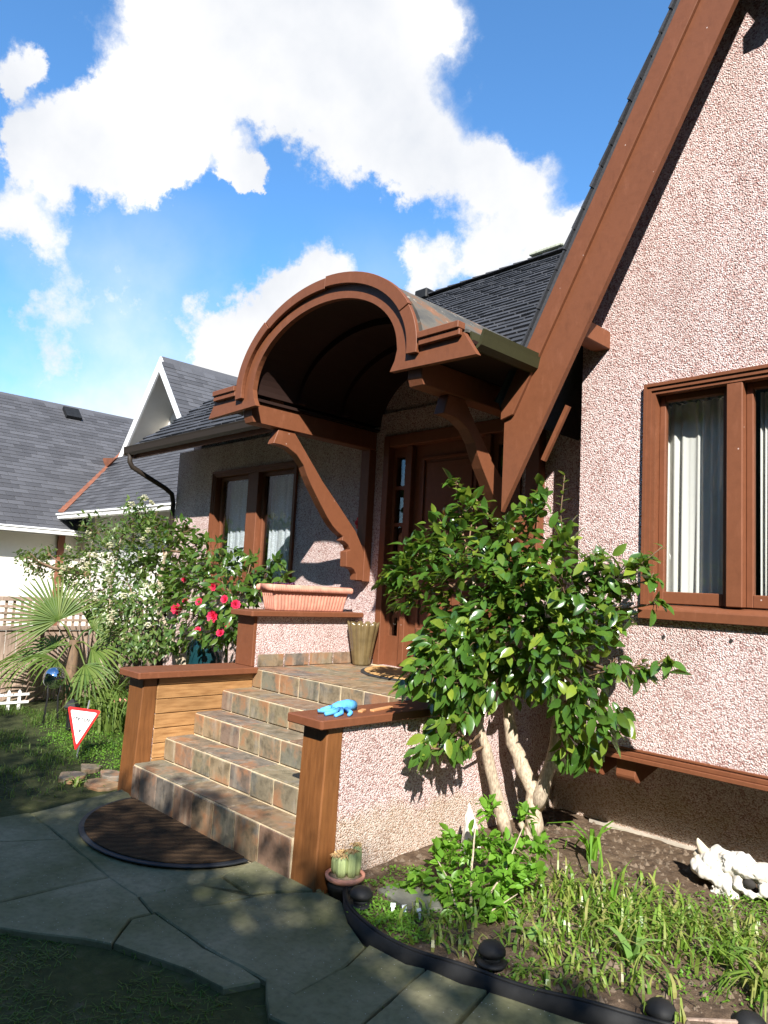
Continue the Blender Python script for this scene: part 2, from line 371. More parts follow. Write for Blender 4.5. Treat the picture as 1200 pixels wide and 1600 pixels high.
m_leaf('gold_leaf', [(.5, .48, .05), (.6, .55, .06)], .4, .3, .4, (.7, .7, .1))
a = N('coir'); n = a.noise(70, 5, .7); k = a.vor(16)
a.bump(n, .8, .01); a.done(a.mix(a.ramp(k, [(.2, (.6,)*3), (.6, (1.1,)*3)]), (0, 0, 0), a.ramp(n, [(.3, (.38, .2, .07)), (.7, (.68, .42, .18))])), .95, .1)
a = N('brown_mat'); w = a.n('ShaderNodeTexWave', wave_type='RINGS', rings_direction='Z'); w.inputs['Scale'].default_value = 4; w.inputs['Distortion'].default_value = 7; w.inputs['Detail'].default_value = 3
a.l(a.co, w.inputs['Vector']); n = a.noise(80, 4, .7)
a.bump(a.math('ADD', w.outputs['Fac'], n), .8, .012); a.done(a.mix(w.outputs['Fac'], (.05, .03, .017), (.075, .046, .025)), .95, .1)
def m_cloth(name, c, lace=0):
    a = N(name); n = a.noise(40, 3); a.done(a.mix(n, tuple(x*.92 for x in c), c), .9, .2)
    t = a.n('ShaderNodeBsdfTranslucent'); t.inputs[0].default_value = (*c, 1)
    mx = a.n('ShaderNodeMixShader'); mx.inputs[0].default_value = .25
    a.l(a.p.outputs[0], mx.inputs[1]); a.l(t.outputs[0], mx.inputs[2]); s = mx.outputs[0]
    if lace:
        tr = a.n('ShaderNodeBsdfTransparent'); m2 = a.n('ShaderNodeMixShader')
        a.l(a.ramp(a.vor(55, 'Distance', a.scale((1, .2, 1))), [(.25, (.0,)*3), (.5, (lace,)*3)]), m2.inputs[0]); a.l(s, m2.inputs[1]); a.l(tr.outputs[0], m2.inputs[2]); s = m2.outputs[0]
    a.l(s, a.out.inputs[0]); return a.m
m_cloth('curtain_cloth', (.86, .84, .77)); m_cloth('lace_cloth', (.74, .8, .84), .22)
a = N('glass')
tr = a.n('ShaderNodeBsdfTransparent'); tr.inputs[0].default_value = (.97, .98, .98, 1)
gl = a.n('ShaderNodeBsdfGlossy'); gl.inputs['Roughness'].default_value = .01
lw = a.n('ShaderNodeLayerWeight'); lw.inputs['Blend'].default_value = .5; fr = a.math('ADD', a.math('MULTIPLY', a.math('POWER', lw.outputs['Facing'], 4.), .9), .06)
mx = a.n('ShaderNodeMixShader'); a.l(fr, mx.inputs[0]); a.l(tr.outputs[0], mx.inputs[1]); a.l(gl.outputs[0], mx.inputs[2]); a.l(mx.outputs[0], a.out.inputs[0])
M = MATS

def leaf_mesh(name, mat, w=.42, fold=.16, droop=.12, seg=4, tip=1.0):
    """one leaf of unit length along +Y, folded along its midrib"""
    b = B(); vs = []; fs = []
    for i in range(seg+1):
        t = i/seg; hw = w/2*math.sin(math.pi*min(1, t*.93+.05))**.8*(1-.25*t*tip)
        if i == seg: hw = .008
        z = -droop*t*t
        vs += [(-hw, t, z+fold*hw*2), (0, t, z), (hw, t, z+fold*hw*2)]
    for i in range(seg):
        k = i*3; fs += [(k, k+1, k+4, k+3), (k+1, k+2, k+5, k+4)]
    return b.add(vs, fs).mesh(name, mat, True)

def rdir(r=random):
    while True:
        v = V((r.uniform(-1, 1), r.uniform(-1, 1), r.uniform(-1, 1)))
        if .05 < v.length < 1: return v.normalized()
def leaf_cloud(blobs, density, length, centre, upb=.55, jit=.7, rng=random):
    out = []
    for bl in blobs:
        c = V(bl[:3]); r = bl[3]; n = max(8, int(density*(r/.15)**1.8))
        for _ in range(n):
            p = c+rdir(rng)*r*rng.uniform(.35, 1.08)
            o = (p-V(centre)).normalized()
            d = (o*.7+rdir(rng)*jit+V((0, 0, -.35))+V((0, -.15, 0)))
            nn = (V((0, 0, upb))+o*.45+rdir(rng)*.55)
            s = length*rng.uniform(.7, 1.2)
            out.append(frame(p, d, nn) @ Matrix.Diagonal((s, s, s, 1)))
    return out
def strap(b, base, ang, L, w, lean, curl=1., seg=4):
    """one arching strap blade"""
    base = V(base); h = V((math.cos(ang), math.sin(ang), 0)); side = V((-h.y, h.x, 0))
    vs = []; fs = []
    for i in range(seg+1):
        t = i/seg; a_ = lean+curl*t*t
        p = base+(h*math.sin(a_*(.3+.7*t))+V((0, 0, 1))*math.cos(a_*(.3+.7*t)))*L*t
        ww = w*(1-t**2.2)*.5*(1 if i else .7)+.0006
        vs += [p-side*ww, p+side*ww]
    for i in range(seg): fs.append((2*i, 2*i+1, 2*i+3, 2*i+2))
    b.add(vs, fs)

# ================================================================== SETTING
YF, YG, YC, CX = 5.22, 4.72, 3.6, -4.57
def struct(o): o['kind'] = 'structure'; return o
b = B(); b.add([(-1500, -1500, -.05), (1500, -1500, -.05), (1500, 1500, -.05), (-1500, 1500, -.05)], [(0, 1, 2, 3)])
ground = struct(b.build('ground', M['lawn_soil']))
b = B(); b.add([(-6.1, 1.0, -.03), (-.6, 1.0, -.03), (1.5, 4.2, -.03), (-1.0, 3.2, -.03), (-3.2, 2.95, -.03), (-6.1, 2.95, -.03)], [(0, 1, 2, 3, 4, 5)])
path = struct(b.build('path', M['moss_soil']))
SLABS={
 'a':[(-5.57, 2.02), (-5.82, 2.85), (-5.54, 2.78), (-3.89, 2.79), (-3.8, 2.5), (-3.84, 2.01), (-4.17, 1.99), (-4.9, 2.02)],
 'b':[(-3.8, 2.5), (-3.89, 2.79), (-3.53, 2.8), (-3.51, 2.85), (-3.29, 2.85), (-3.46, 2.58), (-3.47, 2.5)],
 'c':[(-3.84, 2.01), (-3.8, 2.5), (-3.47, 2.5), (-3.46, 2.58), (-3.49, 2.31), (-3.61, 1.98)],
 'd':[(-5.56, 1.51), (-5.57, 2.02), (-4.9, 2.02), (-5.21, 1.43)],
 'e':[(-5.21, 1.43), (-4.9, 2.02), (-4.17, 1.99), (-4.19, 1.18)],
 'f':[(-4.19, 1.18), (-4.17, 1.99), (-3.84, 2.01), (-3.61, 1.98), (-3.61, 1.86), (-3.42, 1.68), (-3.54, 1.59), (-4.1, 1.16)],
 'g':[(-3.61, 1.86), (-3.61, 1.98), (-3.13, 2.0), (-2.73, 2.05), (-2.77, 1.88), (-3.01, 1.83), (-3.42, 1.68)],
 'h':[(-3.61, 1.98), (-3.49, 2.31), (-3.46, 2.58), (-3.29, 2.85), (-3.13, 2.86), (-2.91, 2.72), (-2.67, 2.62), (-2.59, 2.41), (-2.54, 2.09), (-2.73, 2.05), (-3.13, 2.0)],
 'i':[(-2.54, 2.09), (-2.59, 2.41), (-2.67, 2.62), (-2.42, 2.65), (-2.34, 2.68), (-2.21, 2.18), (-2.15, 1.99), (-2.48, 1.9), (-2.73, 2.05)],
 'j':[(-2.21, 2.18), (-2.34, 2.68), (-2.15, 2.71), (-2.05, 2.76), (-1.98, 2.48), (-1.89, 2.24), (-2.15, 1.99)],
 'k':[(-1.98, 2.48), (-2.05, 2.76), (-1.68, 2.88), (-1.45, 2.98), (-1.32, 2.77), (-1.89, 2.24)],
}
SLABS['l'] = [(-1.86, 2.2), (-1.3, 2.74), (-.75, 2.5), (-1.2, 1.95)]
SLABS['m'] = [(-1.29, 2.79), (-1.42, 2.98), (-.6, 3.35), (-.3, 3.1), (-.72, 2.52)]
rs = random.Random(3)
for k, poly in SLABS.items():
    c = V((sum(p[0] for p in poly)/len(poly), sum(p[1] for p in poly)/len(poly)))
    pts = []
    n_ = len(poly); poly = [V(p) for p in poly]
    area = sum(poly[i].x*poly[(i+1) % n_].y-poly[(i+1) % n_].x*poly[i].y for i in range(n_))
    if area < 0: poly.reverse()
    den = []                                  # rough, slightly wandering edges
    for i in range(n_):
        p, q = poly[i], poly[(i+1) % n_]; m_ = max(1, int((q-p).length/.13))
        for j in range(m_):
            t = j/m_; d = (q-p); nn = V((-d.y, d.x)).normalized()
            den.append(p.lerp(q, t)+nn*(.004+rs.uniform(-.004, .008)+(.004 if j == 0 else 0)))
    zt = rs.uniform(-.006, .006); tx, ty = rs.uniform(-.006, .006), rs.uniform(-.006, .006)
    def zz(p): return zt+(p.x-c.x)*tx+(p.y-c.y)*ty
    m = len(den)
    ins = [p.lerp(c, .018) for p in den]
    b = B(); b.add([(p.x, p.y, -.045) for p in den]+[(p.x, p.y, zz(p)-.007) for p in den]+[(p.x, p.y, zz(p)) for p in ins],
                   [(i, (i+1) % m, m+(i+1) % m, m+i) for i in range(m)]+[(m+i, m+(i+1) % m, 2*m+(i+1) % m, 2*m+i) for i in range(m)]+[tuple(range(2*m, 3*m))])
    b.build('paving_slab', M['paving'], path)
for (x, y, r) in ((-6.05, 2.75, .2), (-6.3, 2.95, .16), (-6.42, 2.65, .17), (-6.15, 3.08, .12), (-6.62, 2.9, .14)):   # broken stones beside the steps
    rr = [r*rs.uniform(.7, 1.1) for _ in range(9)]
    b = B(); b.prism([(x+rr[i]*math.cos(i*.698), y+rr[i]*math.sin(i*.698)*.7) for i in range(9)], 'z', -.05, rs.uniform(-.02, 0))
    b.build('stone', M['slate_tile'], path, bevel=.008)

# planting bed in front of the gable
EDGE = [(-3.2, 2.97), (-3.08, 2.84), (-2.91, 2.73), (-2.67, 2.655), (-2.42, 2.67), (-2.17, 2.73), (-1.94, 2.805), (-1.69, 2.9), (-1.46, 3.0), (-1.0, 3.22), (-.4, 3.52), (.6, 4.0)]
def edge_y(x):
    for (x0, y0), (x1, y1) in zip(EDGE, EDGE[1:]):
        if x0 <= x <= x1: return y0+(y1-y0)*(x-x0)/(x1-x0)
    return EDGE[0][1] if x < EDGE[0][0] else EDGE[-1][1]
def bed_z(x, y):
    n = mnoise.noise(V((x*2.3, y*2.3, 1)))*.025+mnoise.noise(V((x*9, y*9, 3)))*.012+mnoise.noise(V((x*24, y*24, 5)))*.005
    return .035+.03*min(1, max(0, y-edge_y(x)))+n
b = B(); nx, ny = 150, 90; vs = []; fs = []
for i in range(nx+1):
    x = -3.32+i/nx*3.9; y0 = edge_y(x)+.005
    for j in range(ny+1):
        y = y0+(5.3-y0)*j/ny; vs.append((x, y, bed_z(x, y)))
for i in range(nx):
    for j in range(ny):
        k = i*(ny+1)+j; fs.append((k, k+ny+1, k+ny+2, k+1))
b.add(vs, fs); bed = struct(b.build('garden_bed', M['soil'], smooth=True))
cl = B(); rc = random.Random(12)
for _ in range(2600):
    x = rc.uniform(-3.28, .3); y = rc.uniform(edge_y(x)+.05, 5.15); r = rc.choice((.006, .008, .012, .02))*rc.uniform(.7, 1.3)
    c = V((x, y, bed_z(x, y)+r*.2)); q = [c+V((math.cos(k*1.257+r*99), math.sin(k*1.257+r*99), -.2))*r*rc.uniform(.7, 1.2) for k in range(5)]+[c+V((rc.uniform(-.3, .3)*r, 0, r*.8))]
    cl.add(q, [(k, (k+1) % 5, 5) for k in range(5)])
o = cl.build('soil_clods', M['soil_clod']); tag(o, 'loose clods and crumbs scattered over the planting bed', 'soil'); o['kind'] = 'stuff'
b = B(); ep = [V((x, y, 0)) for x, y in EDGE]; sm_ = []
for i in range(len(ep)-1):                       # Catmull-Rom
    p0, p1, p2, p3 = ep[max(i-1, 0)], ep[i], ep[i+1], ep[min(i+2, len(ep)-1)]
    for t in (0, .25, .5, .75):
        sm_.append(.5*((2*p1)+(p2-p0)*t+(2*p0-5*p1+4*p2-p3)*t*t+(3*p1-p0-3*p2+p3)*t**3))
rib = []
vs = []; fs = []
for i, p in enumerate(sm_):
    d = (sm_[min(i+1, len(sm_)-1)]-sm_[max(i-1, 0)]).normalized(); nn = V((d.y, -d.x, 0))
    h = .062+.005*math.sin(i*.7)
    vs += [p+nn*.012+V((0, 0, -.04)), p+nn*.02+V((0, 0, h)), p-nn*.004+V((0, 0, h)), p-nn*.006+V((0, 0, -.04))]
for i in range(len(sm_)-1):
    for k in range(3): fs.append((i*4+k, i*4+k+1, i*4+k+5, i*4+k+4))
b.add(vs, fs)
edging = thing('garden_edging', 'black plastic lawn edging curving between the paving and the planting bed', 'edging', (-2.4, 2.67, 0))
b.build('strip', M['black_plastic'], edging, True)
b = B(); b.tube([p+V((.0, 0, .064+.005*math.sin(i*.7))) for i, p in enumerate(sm_)], .010, 8)
b.build('rolled_rim', M['black_plastic'], edging, True)

# ================================================================== HOUSE
house = thing('house', 'pink pebble-dash cottage with brown trim, steep gable and arched porch hood', 'house', (-6.3, YF, 0))
def wall_y(b, y0, y1, x0, x1, z0, z1, holes):
    xs = sorted({x0, x1, *[h[0] for h in holes], *[h[1] for h in holes]})
    for a_, c_ in zip(xs, xs[1:]):
        hs = sorted([h for h in holes if h[0] <= a_ and h[1] >= c_], key=lambda h: h[2]); z = z0
        for h in hs:
            if h[2] > z: b.box(a_, c_, y0, y1, z, h[2])
            z = h[3]
        if z < z1: b.box(a_, c_, y0, y1, z, z1)
LW = (-8.80, -6.90, 1.62, 3.18); DR = (-5.44, -3.70, .955, 3.30); GW = (-2.33, -.07, 1.66, 3.22)
b = B(); wall_y(b, YF, YF+.22, -9.82, -2.6, -.05, 3.55, [LW, DR])
b.box(-5.75, -3.35, YF+.02, YF+.2, 3.55, 4.06)
b.box(-9.82, -9.6, YF+.22, 11, -.05, 3.9)
b.prism([(YF+.2, 3.5), (10.9, 3.5), (8, 6.1)], 'x', -9.80, -9.62)
front_wall = b.build('wall', M['stucco'], house)
# gable wall with its jetty
zu = lambda x: 4.47+1.89*(x+2.5); zl = lambda x: 4.06+1.907*(x+2.3); PX = -1.2; mir = lambda x: 2*PX-x
ztop = lambda x: zu(x)-.16
b = B()
b.prism([(-2.83, .7), (GW[0], .7), (GW[0], ztop(GW[0])), (-2.83, ztop(-2.83))], 'y', YG, YG+.2)
b.prism([(mir(-2.83), .7), (GW[1], .7), (GW[1], ztop(GW[0])), (mir(-2.83), ztop(-2.83))], 'y', YG, YG+.2)
b.box(GW[0], GW[1], YG, YG+.2, .7, GW[2])
b.prism([(GW[0], GW[3]), (GW[1], GW[3]), (GW[1], ztop(GW[0])), (PX, ztop(PX)), (GW[0], ztop(GW[0]))], 'y', YG, YG+.2)
b.box(-2.83, -2.66, YG+.2, YF+.1, .7, 3.75)
gwall = b.build('gable_wall', M['stucco'], house)
b = B(); b.box(-2.88, 2.2, YF+.003, YF+.2, -.1, .72); b.build('lower_wall', M['stucco'], house)
b = B(); b.box(-2.95, 2.2, YF-.05, YF-.002, -.1, .075); b.build('footing', M['foundation'], house)
b = B(); b.box(-2.82, .42, YG+.02, YF+.1, .665, .698); b.build('jetty_soffit', M['shaded_lining'], house)
rail = B(); rail.box(-2.86, .46, YG-.035, YG+.03, .67, .70); rail.box(-2.85, .45, YG-.022, YG+.03, .70, .73); rail.box(-2.855, .455, YG-.012, YG+.02, .735, .752)
rail.build('jetty_rail', M['brown_paint'], house, bevel=.004)
for x in (-2.78, -2.52, -.75, .3):
    q = [(YF-.02, .664), (YG+.05, .664), (YG+.03, .56)]+[(YG+.10-.07*math.cos(t*.3), .56-.05*math.sin(t*.3)) for t in range(1, 6)]+[(YF-.02, .60)]
    b = B(); b.prism(q, 'x', x, x+.14); b.build('corbel', M['brown_paint'], house, bevel=.004)

# main roof
PITCH = .79; EY = 4.52; zr = lambda y: 3.535+PITCH*(y-4.55)
zb = lambda x: 3.42+.77*math.sqrt(max(0, 1-((x-CX)/1.13)**2))
b = B(); nst = 56; xa, xb = -9.97, -1.6
for i in range(nst):
    x0 = xa+(xb-xa)*i/nst; x1 = xa+(xb-xa)*(i+1)/nst; xm = (x0+x1)/2
    ys = EY
    if abs(xm-CX) < 1.13: ys = max(EY, 4.55+(zb(xm)-.06-3.535)/PITCH)
    if x1 > -2.95: ys = 5.35
    b.prism([(ys, zr(ys)), (8, zr(8)), (8, zr(8)-.09), (ys, zr(ys)-.09)], 'x', x0, x1)
b.prism([(8, zr(8)), (11.6, zr(8)-PITCH*3.6), (11.6, zr(8)-PITCH*3.6-.09), (8, zr(8)-.09)], 'x', xa, xb)
roof = b.build('roof', M['shingle_dark'], house)
ang = math.atan(PITCH); cs, sn = math.cos(ang), math.sin(ang)
def shingle_mesh(name, mat, w, l, t):
    b = B(); b.add([(-w/2, 0, -.005), (w/2, 0, -.005), (w/2, l, 0), (-w/2, l, 0), (-w/2+.003, 0, t), (w/2-.003, 0, t), (w/2-.003, l, .003), (-w/2+.003, l, .003)],
                   [(0, 3, 2, 1), (4, 5, 6, 7), (0, 1, 5, 4), (1, 2, 6, 5), (2, 3, 7, 6), (3, 0, 4, 7)])
    return b.mesh(name, mat)
sh = shingle_mesh('shingle', M['shingle_dark'], .302, .2, .026)
mats = []; rs = random.Random(21); j = 0
while True:
    y = EY-.03+j*.145*cs
    if y > 7.84: break
    x = xa-.02+(j % 2)*.155+rs.uniform(-.03, .03)
    while x < -2.2:
        xm = x+.155; ok = True
        if abs(xm-CX) < 1.2 and zr(y+.05) < zb(xm)+.005: ok = False
        if abs(xm-CX) < 1.62 and y < 4.6 or xm > -3.1 and y < 5.5: ok = False
        if ok:
            m = Matrix.Translation((xm, y, zr(y)+.005+rs.uniform(0, .012))) @ Matrix.Rotation(ang+rs.uniform(-.012, .012), 4, 'X') @ Matrix.Rotation(rs.uniform(-.015, .015), 4, 'Z')
            mats.append(m)
        x += .312
    j += 1
pieces(roof, 'shingle', sh, mats, 'upper_shingles')
rc_ = shingle_mesh('ridge_cap', M['shingle_dark'], .2, .29, .022)
for k in range(30):
    link('ridge_cap', rc_, roof, Matrix.Translation((-9.95+k*.24, 8.0, zr(8)+.012)) @ Matrix.Rotation(-math.pi/2, 4, 'Z'))
b = B(); b.box(-7.72, -7.46, 7.86, 8.1, zr(8)-.05, zr(8)+.11); b.build('roof_vent', M['black_plastic'], roof, bevel=.02)
b = B(); b.box(-5.86, -5.40, 8.35, 8.8, 5.6, 6.63); b.box(-5.9, -5.36, 8.31, 8.84, 6.56, 6.60)
b.build('chimney', M['chimney_stone'], roof, bevel=.01)
# eave gutter and downspout
gp = [(4.44, 3.48), (4.425, 3.38), (4.37, 3.365), (4.345, 3.40), (4.335, 3.46), (4.325, 3.485), (4.338, 3.487), (4.35, 3.46), (4.36, 3.41), (4.38, 3.38), (4.415, 3.395), (4.43, 3.48)]
gp = [(p_[0]+.1, p_[1]+.035) for p_ in gp]
b = B(); b.prism(gp, 'x', -9.98, -6.1); gut = b.build('gutter', M['dark_gutter'], house)
b = B(); b.prism([(4.53, 3.522), (4.53, 3.405), (4.44, 3.40), (4.43, 3.522)], 'x', -9.985, -9.975); b.build('end_cap', M['dark_gutter'], gut)
b = B(); b.tube([(-9.88, 4.485, 3.43), (-9.88, 4.49, 3.31), (-9.87, 4.53, 3.24), (-9.85, 4.78, 3.12), (-9.84, 5.05, 3.0), (-9.85, 5.16, 2.93), (-9.86, 5.2, 2.8), (-9.87, 5.2, .05)], .036, 10)
b.build('downspout', M['dark_gutter'], house, True)
b = B(); b.box(-9.93, -6.0, 4.54, 4.562, 3.365, 3.505); b.build('eave_fascia', M['brown_paint'], house)

# gable roof, barge boards
def gab(f): return [f(1), f(-1)]
b = B()
for s in (1, -1):
    X = (lambda x: x) if s == 1 else mir
    b.prism([(X(-3.24), zu(-3.24)+.0), (X(-3.26), zu(-3.24)+.06), (X(PX), zu(PX)+.09), (X(PX), zu(PX)-.06), (X(-3.15), zu(-3.24)-.06)], 'y', 4.275, 8.6)
gr = b.build('gable_roof', M['shingle_dark'], house)
for s in (1, -1):
    X = (lambda x: x) if s == 1 else mir
    b = B(); b.prism([(X(-3.21), zu(-3.21)), (X(PX), zu(PX)), (X(PX), zl(PX)), (X(-3.21), zl(-3.21))], 'y', 4.285, 4.33)
    bb = b.build('barge_board', M['brown_paint'], house)
    b = B(); b.prism([(X(-3.225), zu(-3.225)+.012), (X(PX), zu(PX)+.012), (X(PX), zu(PX)-.27), (X(-3.12), zu(-3.12)-.27), (X(-3.225), zu(-3.225)-.10)], 'y', 4.255, 4.2835)
    b.build('barge_trim', M['brown_paint'], bb, bevel=.004)
    b = B(); b.prism([(X(-3.20), zu(-3.2)-.07), (X(PX), zu(PX)-.07), (X(PX), zu(PX)-.10), (X(-3.18), zu(-3.2)-.10)], 'y', 4.332, YG+.1)
    b.build('soffit', M['shaded_lining'], gr)
for (x, z) in ((-2.735, 3.60), (PX-.07, 5.85)):
    b = B(); b.box(x, x+.125, 4.332, YG+.05, z-.06, z+.07); b.build('purlin', M['brown_paint'], house, bevel=.004)
b = B(); b.obox((-3.07, 4.60, 2.74), (-2.87, 4.60, 3.13), .03, .035); b.build('soffit_batten', M['brown_paint'], house)
# torn shingle edge along the rake
sh2 = shingle_mesh('rake_shingle', M['shingle_dark'], .3, .30, .02)
mats = []; dz = V((1, 0, 1.89)).normalized()
for k in range(30):
    p = V((-3.26, 4.245+rs.uniform(-.01, .012), 0))+dz*(.145*k); p.z += zu(-3.24)+.065
    nrm_ = V((-1.89, 0, 1)).normalized()
    mats.append(frame(p+V((0, .15, 0)), dz, nrm_))
for m in mats: link('rake_shingle', sh2, gr, m)

# ------------------------------------------------ porch hood
canopy = None
def ell(a_, b_, zc, t0=0, t1=math.pi, n=40): return [(CX+a_*math.cos(t0+(t1-t0)*i/n), zc+b_*math.sin(t0+(t1-t0)*i/n)) for i in range(n+1)]
b = B(); b.prism(ell(1.13, .77, 3.42)+ell(1.07, .71, 3.42)[::-1], 'y', 3.625, 5.7)
canopy = b.build('porch_hood', M['barrel_metal'], house, True, label='barrel-vaulted porch hood with rusty metal top')
for p in canopy.data.polygons: p.use_smooth = len(p.vertices) == 4
b = B(); b.prism(ell(1.065, .705, 3.42)+ell(.95, .60, 3.42)[::-1], 'y', 3.63, YF+.015); b.build('vault_lining', M['shaded_lining'], canopy)
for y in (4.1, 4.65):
    b = B(); b.prism(ell(.955, .605, 3.42)+ell(.89, .54, 3.42)[::-1], 'y', y, y+.07); b.build('vault_rib', M['shaded_lining'], canopy)
out = [(CX+1.65, 3.262), (CX+1.53, 3.435)]+ell(1.085, .725, 3.435)+[(CX-1.53, 3.435), (CX-1.65, 3.262), (CX-.85, 3.285)]
inn = [(CX-.895, 3.36), (CX-.915, 3.44)]+ell(.91, .565, 3.45, math.pi-.06, .06)+[(CX+.915, 3.44), (CX+.895, 3.36), (CX+.85, 3.285)]
b = B(); b.prism(out+inn, 'y', 3.575, 3.622); b.build('hood_fascia', M['brown_paint'], canopy)
ring = B(); t0 = -.07

cuts = [t0, .42, 1.5, 2.28, math.pi-t0]
for ci, (ta, tb) in enumerate(zip(cuts, cuts[1:])):
    ring = B(); yy = 3.535+(.004, .0, .006, .002)[ci]; ra = (.0, .006, -.004, .003)[ci]
    ring.prism(ell(1.14+ra, .785+ra, 3.42, ta+.003, tb-.003, 16)+ell(1.04+ra, .695+ra, 3.42, ta+.003, tb-.003, 16)[::-1], 'y', yy, 3.5735); ring.build('arch_trim', M['brown_paint'], canopy, bevel=.003)
for s in (1, -1):
    x0, x1 = sorted((CX+s*1.155, CX+s*1.525))
    b = B(); b.box(x0, x1, 3.54, 3.5735, 3.41, 3.455); b.box(x0, x1, 3.525, 3.60, 3.456, 3.505); b.build('crown_strip', M['brown_paint'], canopy, bevel=.004)
    x0, x1 = sorted((CX+s*1.075, CX+s*1.54))
    b = B(); b.box(x0, x1, 3.602, 4.6, 3.442, 3.462) if s == 1 else b.box(x0, x1, 3.602, 4.56, 3.442, 3.462); b.build('side_roof', M['barrel_metal'], canopy)
    x0, x1 = sorted((CX+s*.955, CX+s*1.58))
    b = B(); b.box(x0, x1, 3.624, YF-.005, 3.36, 3.385); b.build('side_soffit', M['shaded_lining'], canopy)
    # beam with a shaped end, knee brace and wall ledger
    xb_ = CX+s*1.05
    b = B(); b.prism([(3.63, 3.355), (3.63, 3.225), (3.655, 3.165), (5.2, 3.165), (5.2, 3.355)], 'x', xb_-.07, xb_+.07); b.build('beam', M['brown_paint'], canopy, bevel=.005)
    br = [(3.9, 3.014), (3.99, 3.015), (4.07, 3.002), (4.18, 2.952), (4.272, 2.86), (4.32, 2.77), (4.38, 2.68), (4.507, 2.514), (4.612, 2.385), (4.68, 2.315), (4.75, 2.262), (4.823, 2.222), (4.815, 2.178), (4.855, 2.168), (4.905, 2.138), (4.93, 2.094), (4.88, 2.072), (4.889, 1.918), (4.96, 1.912), (5.0, 1.895), (5.03, 1.855), (5.035, 1.79), (5.118, 1.79), (5.118, 2.08), (5.085, 2.15), (4.992, 2.289), (4.864, 2.412), (4.726, 2.545), (4.524, 2.733), (4.302, 2.978), (4.135, 3.162), (3.95, 3.162)]
    b = B(); b.prism(br, 'x', xb_-.05, xb_+.05); b.build('knee_brace', M['brown_paint'], canopy, bevel=.004)
    b = B(); b.box(xb_-.075, xb_+.06, 5.12, YF-.003, 1.78, 3.164); b.build('wall_ledger', M['brown_paint'], canopy, bevel=.004)
    b = B(); b.prism([(3.80, 3.357), (3.98, 3.357), (3.98, 3.50), (3.90, 3.56)], 'x', xb_+.005 if s == -1 else xb_-.05, xb_+.06 if s == -1 else xb_-.005); b.build('rib_foot', M['brown_paint'], canopy)
gpx = [(CX+1.54, 3.45), (CX+1.555, 3.33), (CX+1.60, 3.315), (CX+1.64, 3.345), (CX+1.655, 3.41), (CX+1.665, 3.445), (CX+1.65, 3.447), (CX+1.635, 3.41), (CX+1.62, 3.36), (CX+1.59, 3.335), (CX+1.57, 3.345), (CX+1.555, 3.45)]
m_paint('mossy_gutter', (.035, .035, .014), .6, False)
b = B(); b.prism(gpx, 'y', 3.63, 4.54); b.build('hood_gutter', MATS['mossy_gutter'], canopy)

# ------------------------------------------------ windows and door
def window(holes, y, lights, casing, sash, depth, glass_y, label):
    x0, x1, z0, z1 = holes
    b = B()                                         # stepped casing
    for (o_, i_, f_, k_) in ((0., .022, .035, .1), (.022, .05, .024, .1), (.05, casing, .012, .12)):
        b.box(x0+o_, x0+i_, y-f_, y+k_, z0+.05, z1-o_); b.box(x1-i_, x1-o_, y-f_, y+k_, z0+.05, z1-o_)
        b.box(x0+i_, x1-i_, y-f_, y+k_, z1-i_, z1-o_)
    w = b.build('window', M['brown_paint'], house, label=label)
    b = B(); b.prism([(y-.05, z0-.045), (y+.12, z0-.045), (y+.12, z0+.06), (y-.012, z0+.045), (y-.05, z0+.02)], 'x', x0-.012, x1+.012); b.build('sill', M['brown_paint'], w, bevel=.005)
    for k, (a_, c_) in enumerate(lights):
        if k: b = B(); b.box(lights[k-1][1], a_, y-.008, y+.13, z0+.06, z1-casing); b.build('mullion', M['brown_paint'], w, bevel=.006)
        b = B(); zz0, zz1 = z0+.062, z1-casing-.001
        b.box(a_+.001, a_+sash, y+depth, y+depth+.05, zz0, zz1); b.box(c_-sash, c_-.001, y+depth, y+depth+.05, zz0, zz1)
        b.box(a_+sash, c_-sash, y+depth, y+depth+.05, zz0, zz0+sash*1.9); b.box(a_+sash, c_-sash, y+depth, y+depth+.05, zz1-sash, zz1); b.build('sash', M['brown_paint'], w, bevel=.004)
        b = B(); b.box(a_+sash-.004, c_-sash+.004, y+depth+.02, y+depth+.026, zz0+sash*1.9-.004, zz1-sash+.004); b.build('pane', M['glass'], w)
    return w
window(GW, YG, [(-2.255, -1.787), (-1.687, -.713), (-.613, -.145)], .075, .042, .055, None, 'brown-framed window in the gable wall')
window(LW, YF, [(-8.70, -7.95), (-7.72, -6.98)], .075, .05, .06, None, 'brown-framed window left of the porch')
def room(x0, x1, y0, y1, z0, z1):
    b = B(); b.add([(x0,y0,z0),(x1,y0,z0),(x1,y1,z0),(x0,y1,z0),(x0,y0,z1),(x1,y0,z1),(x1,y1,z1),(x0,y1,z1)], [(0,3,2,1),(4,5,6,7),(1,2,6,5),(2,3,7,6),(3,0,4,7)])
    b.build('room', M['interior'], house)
room(-2.65, .25, YG+.205, 8, .8, 3.6); room(-9.4, -6.1, YF+.225, 8, .8, 3.5); room(-5.9, -3.1, YF+.225, 8, .9, 3.5)
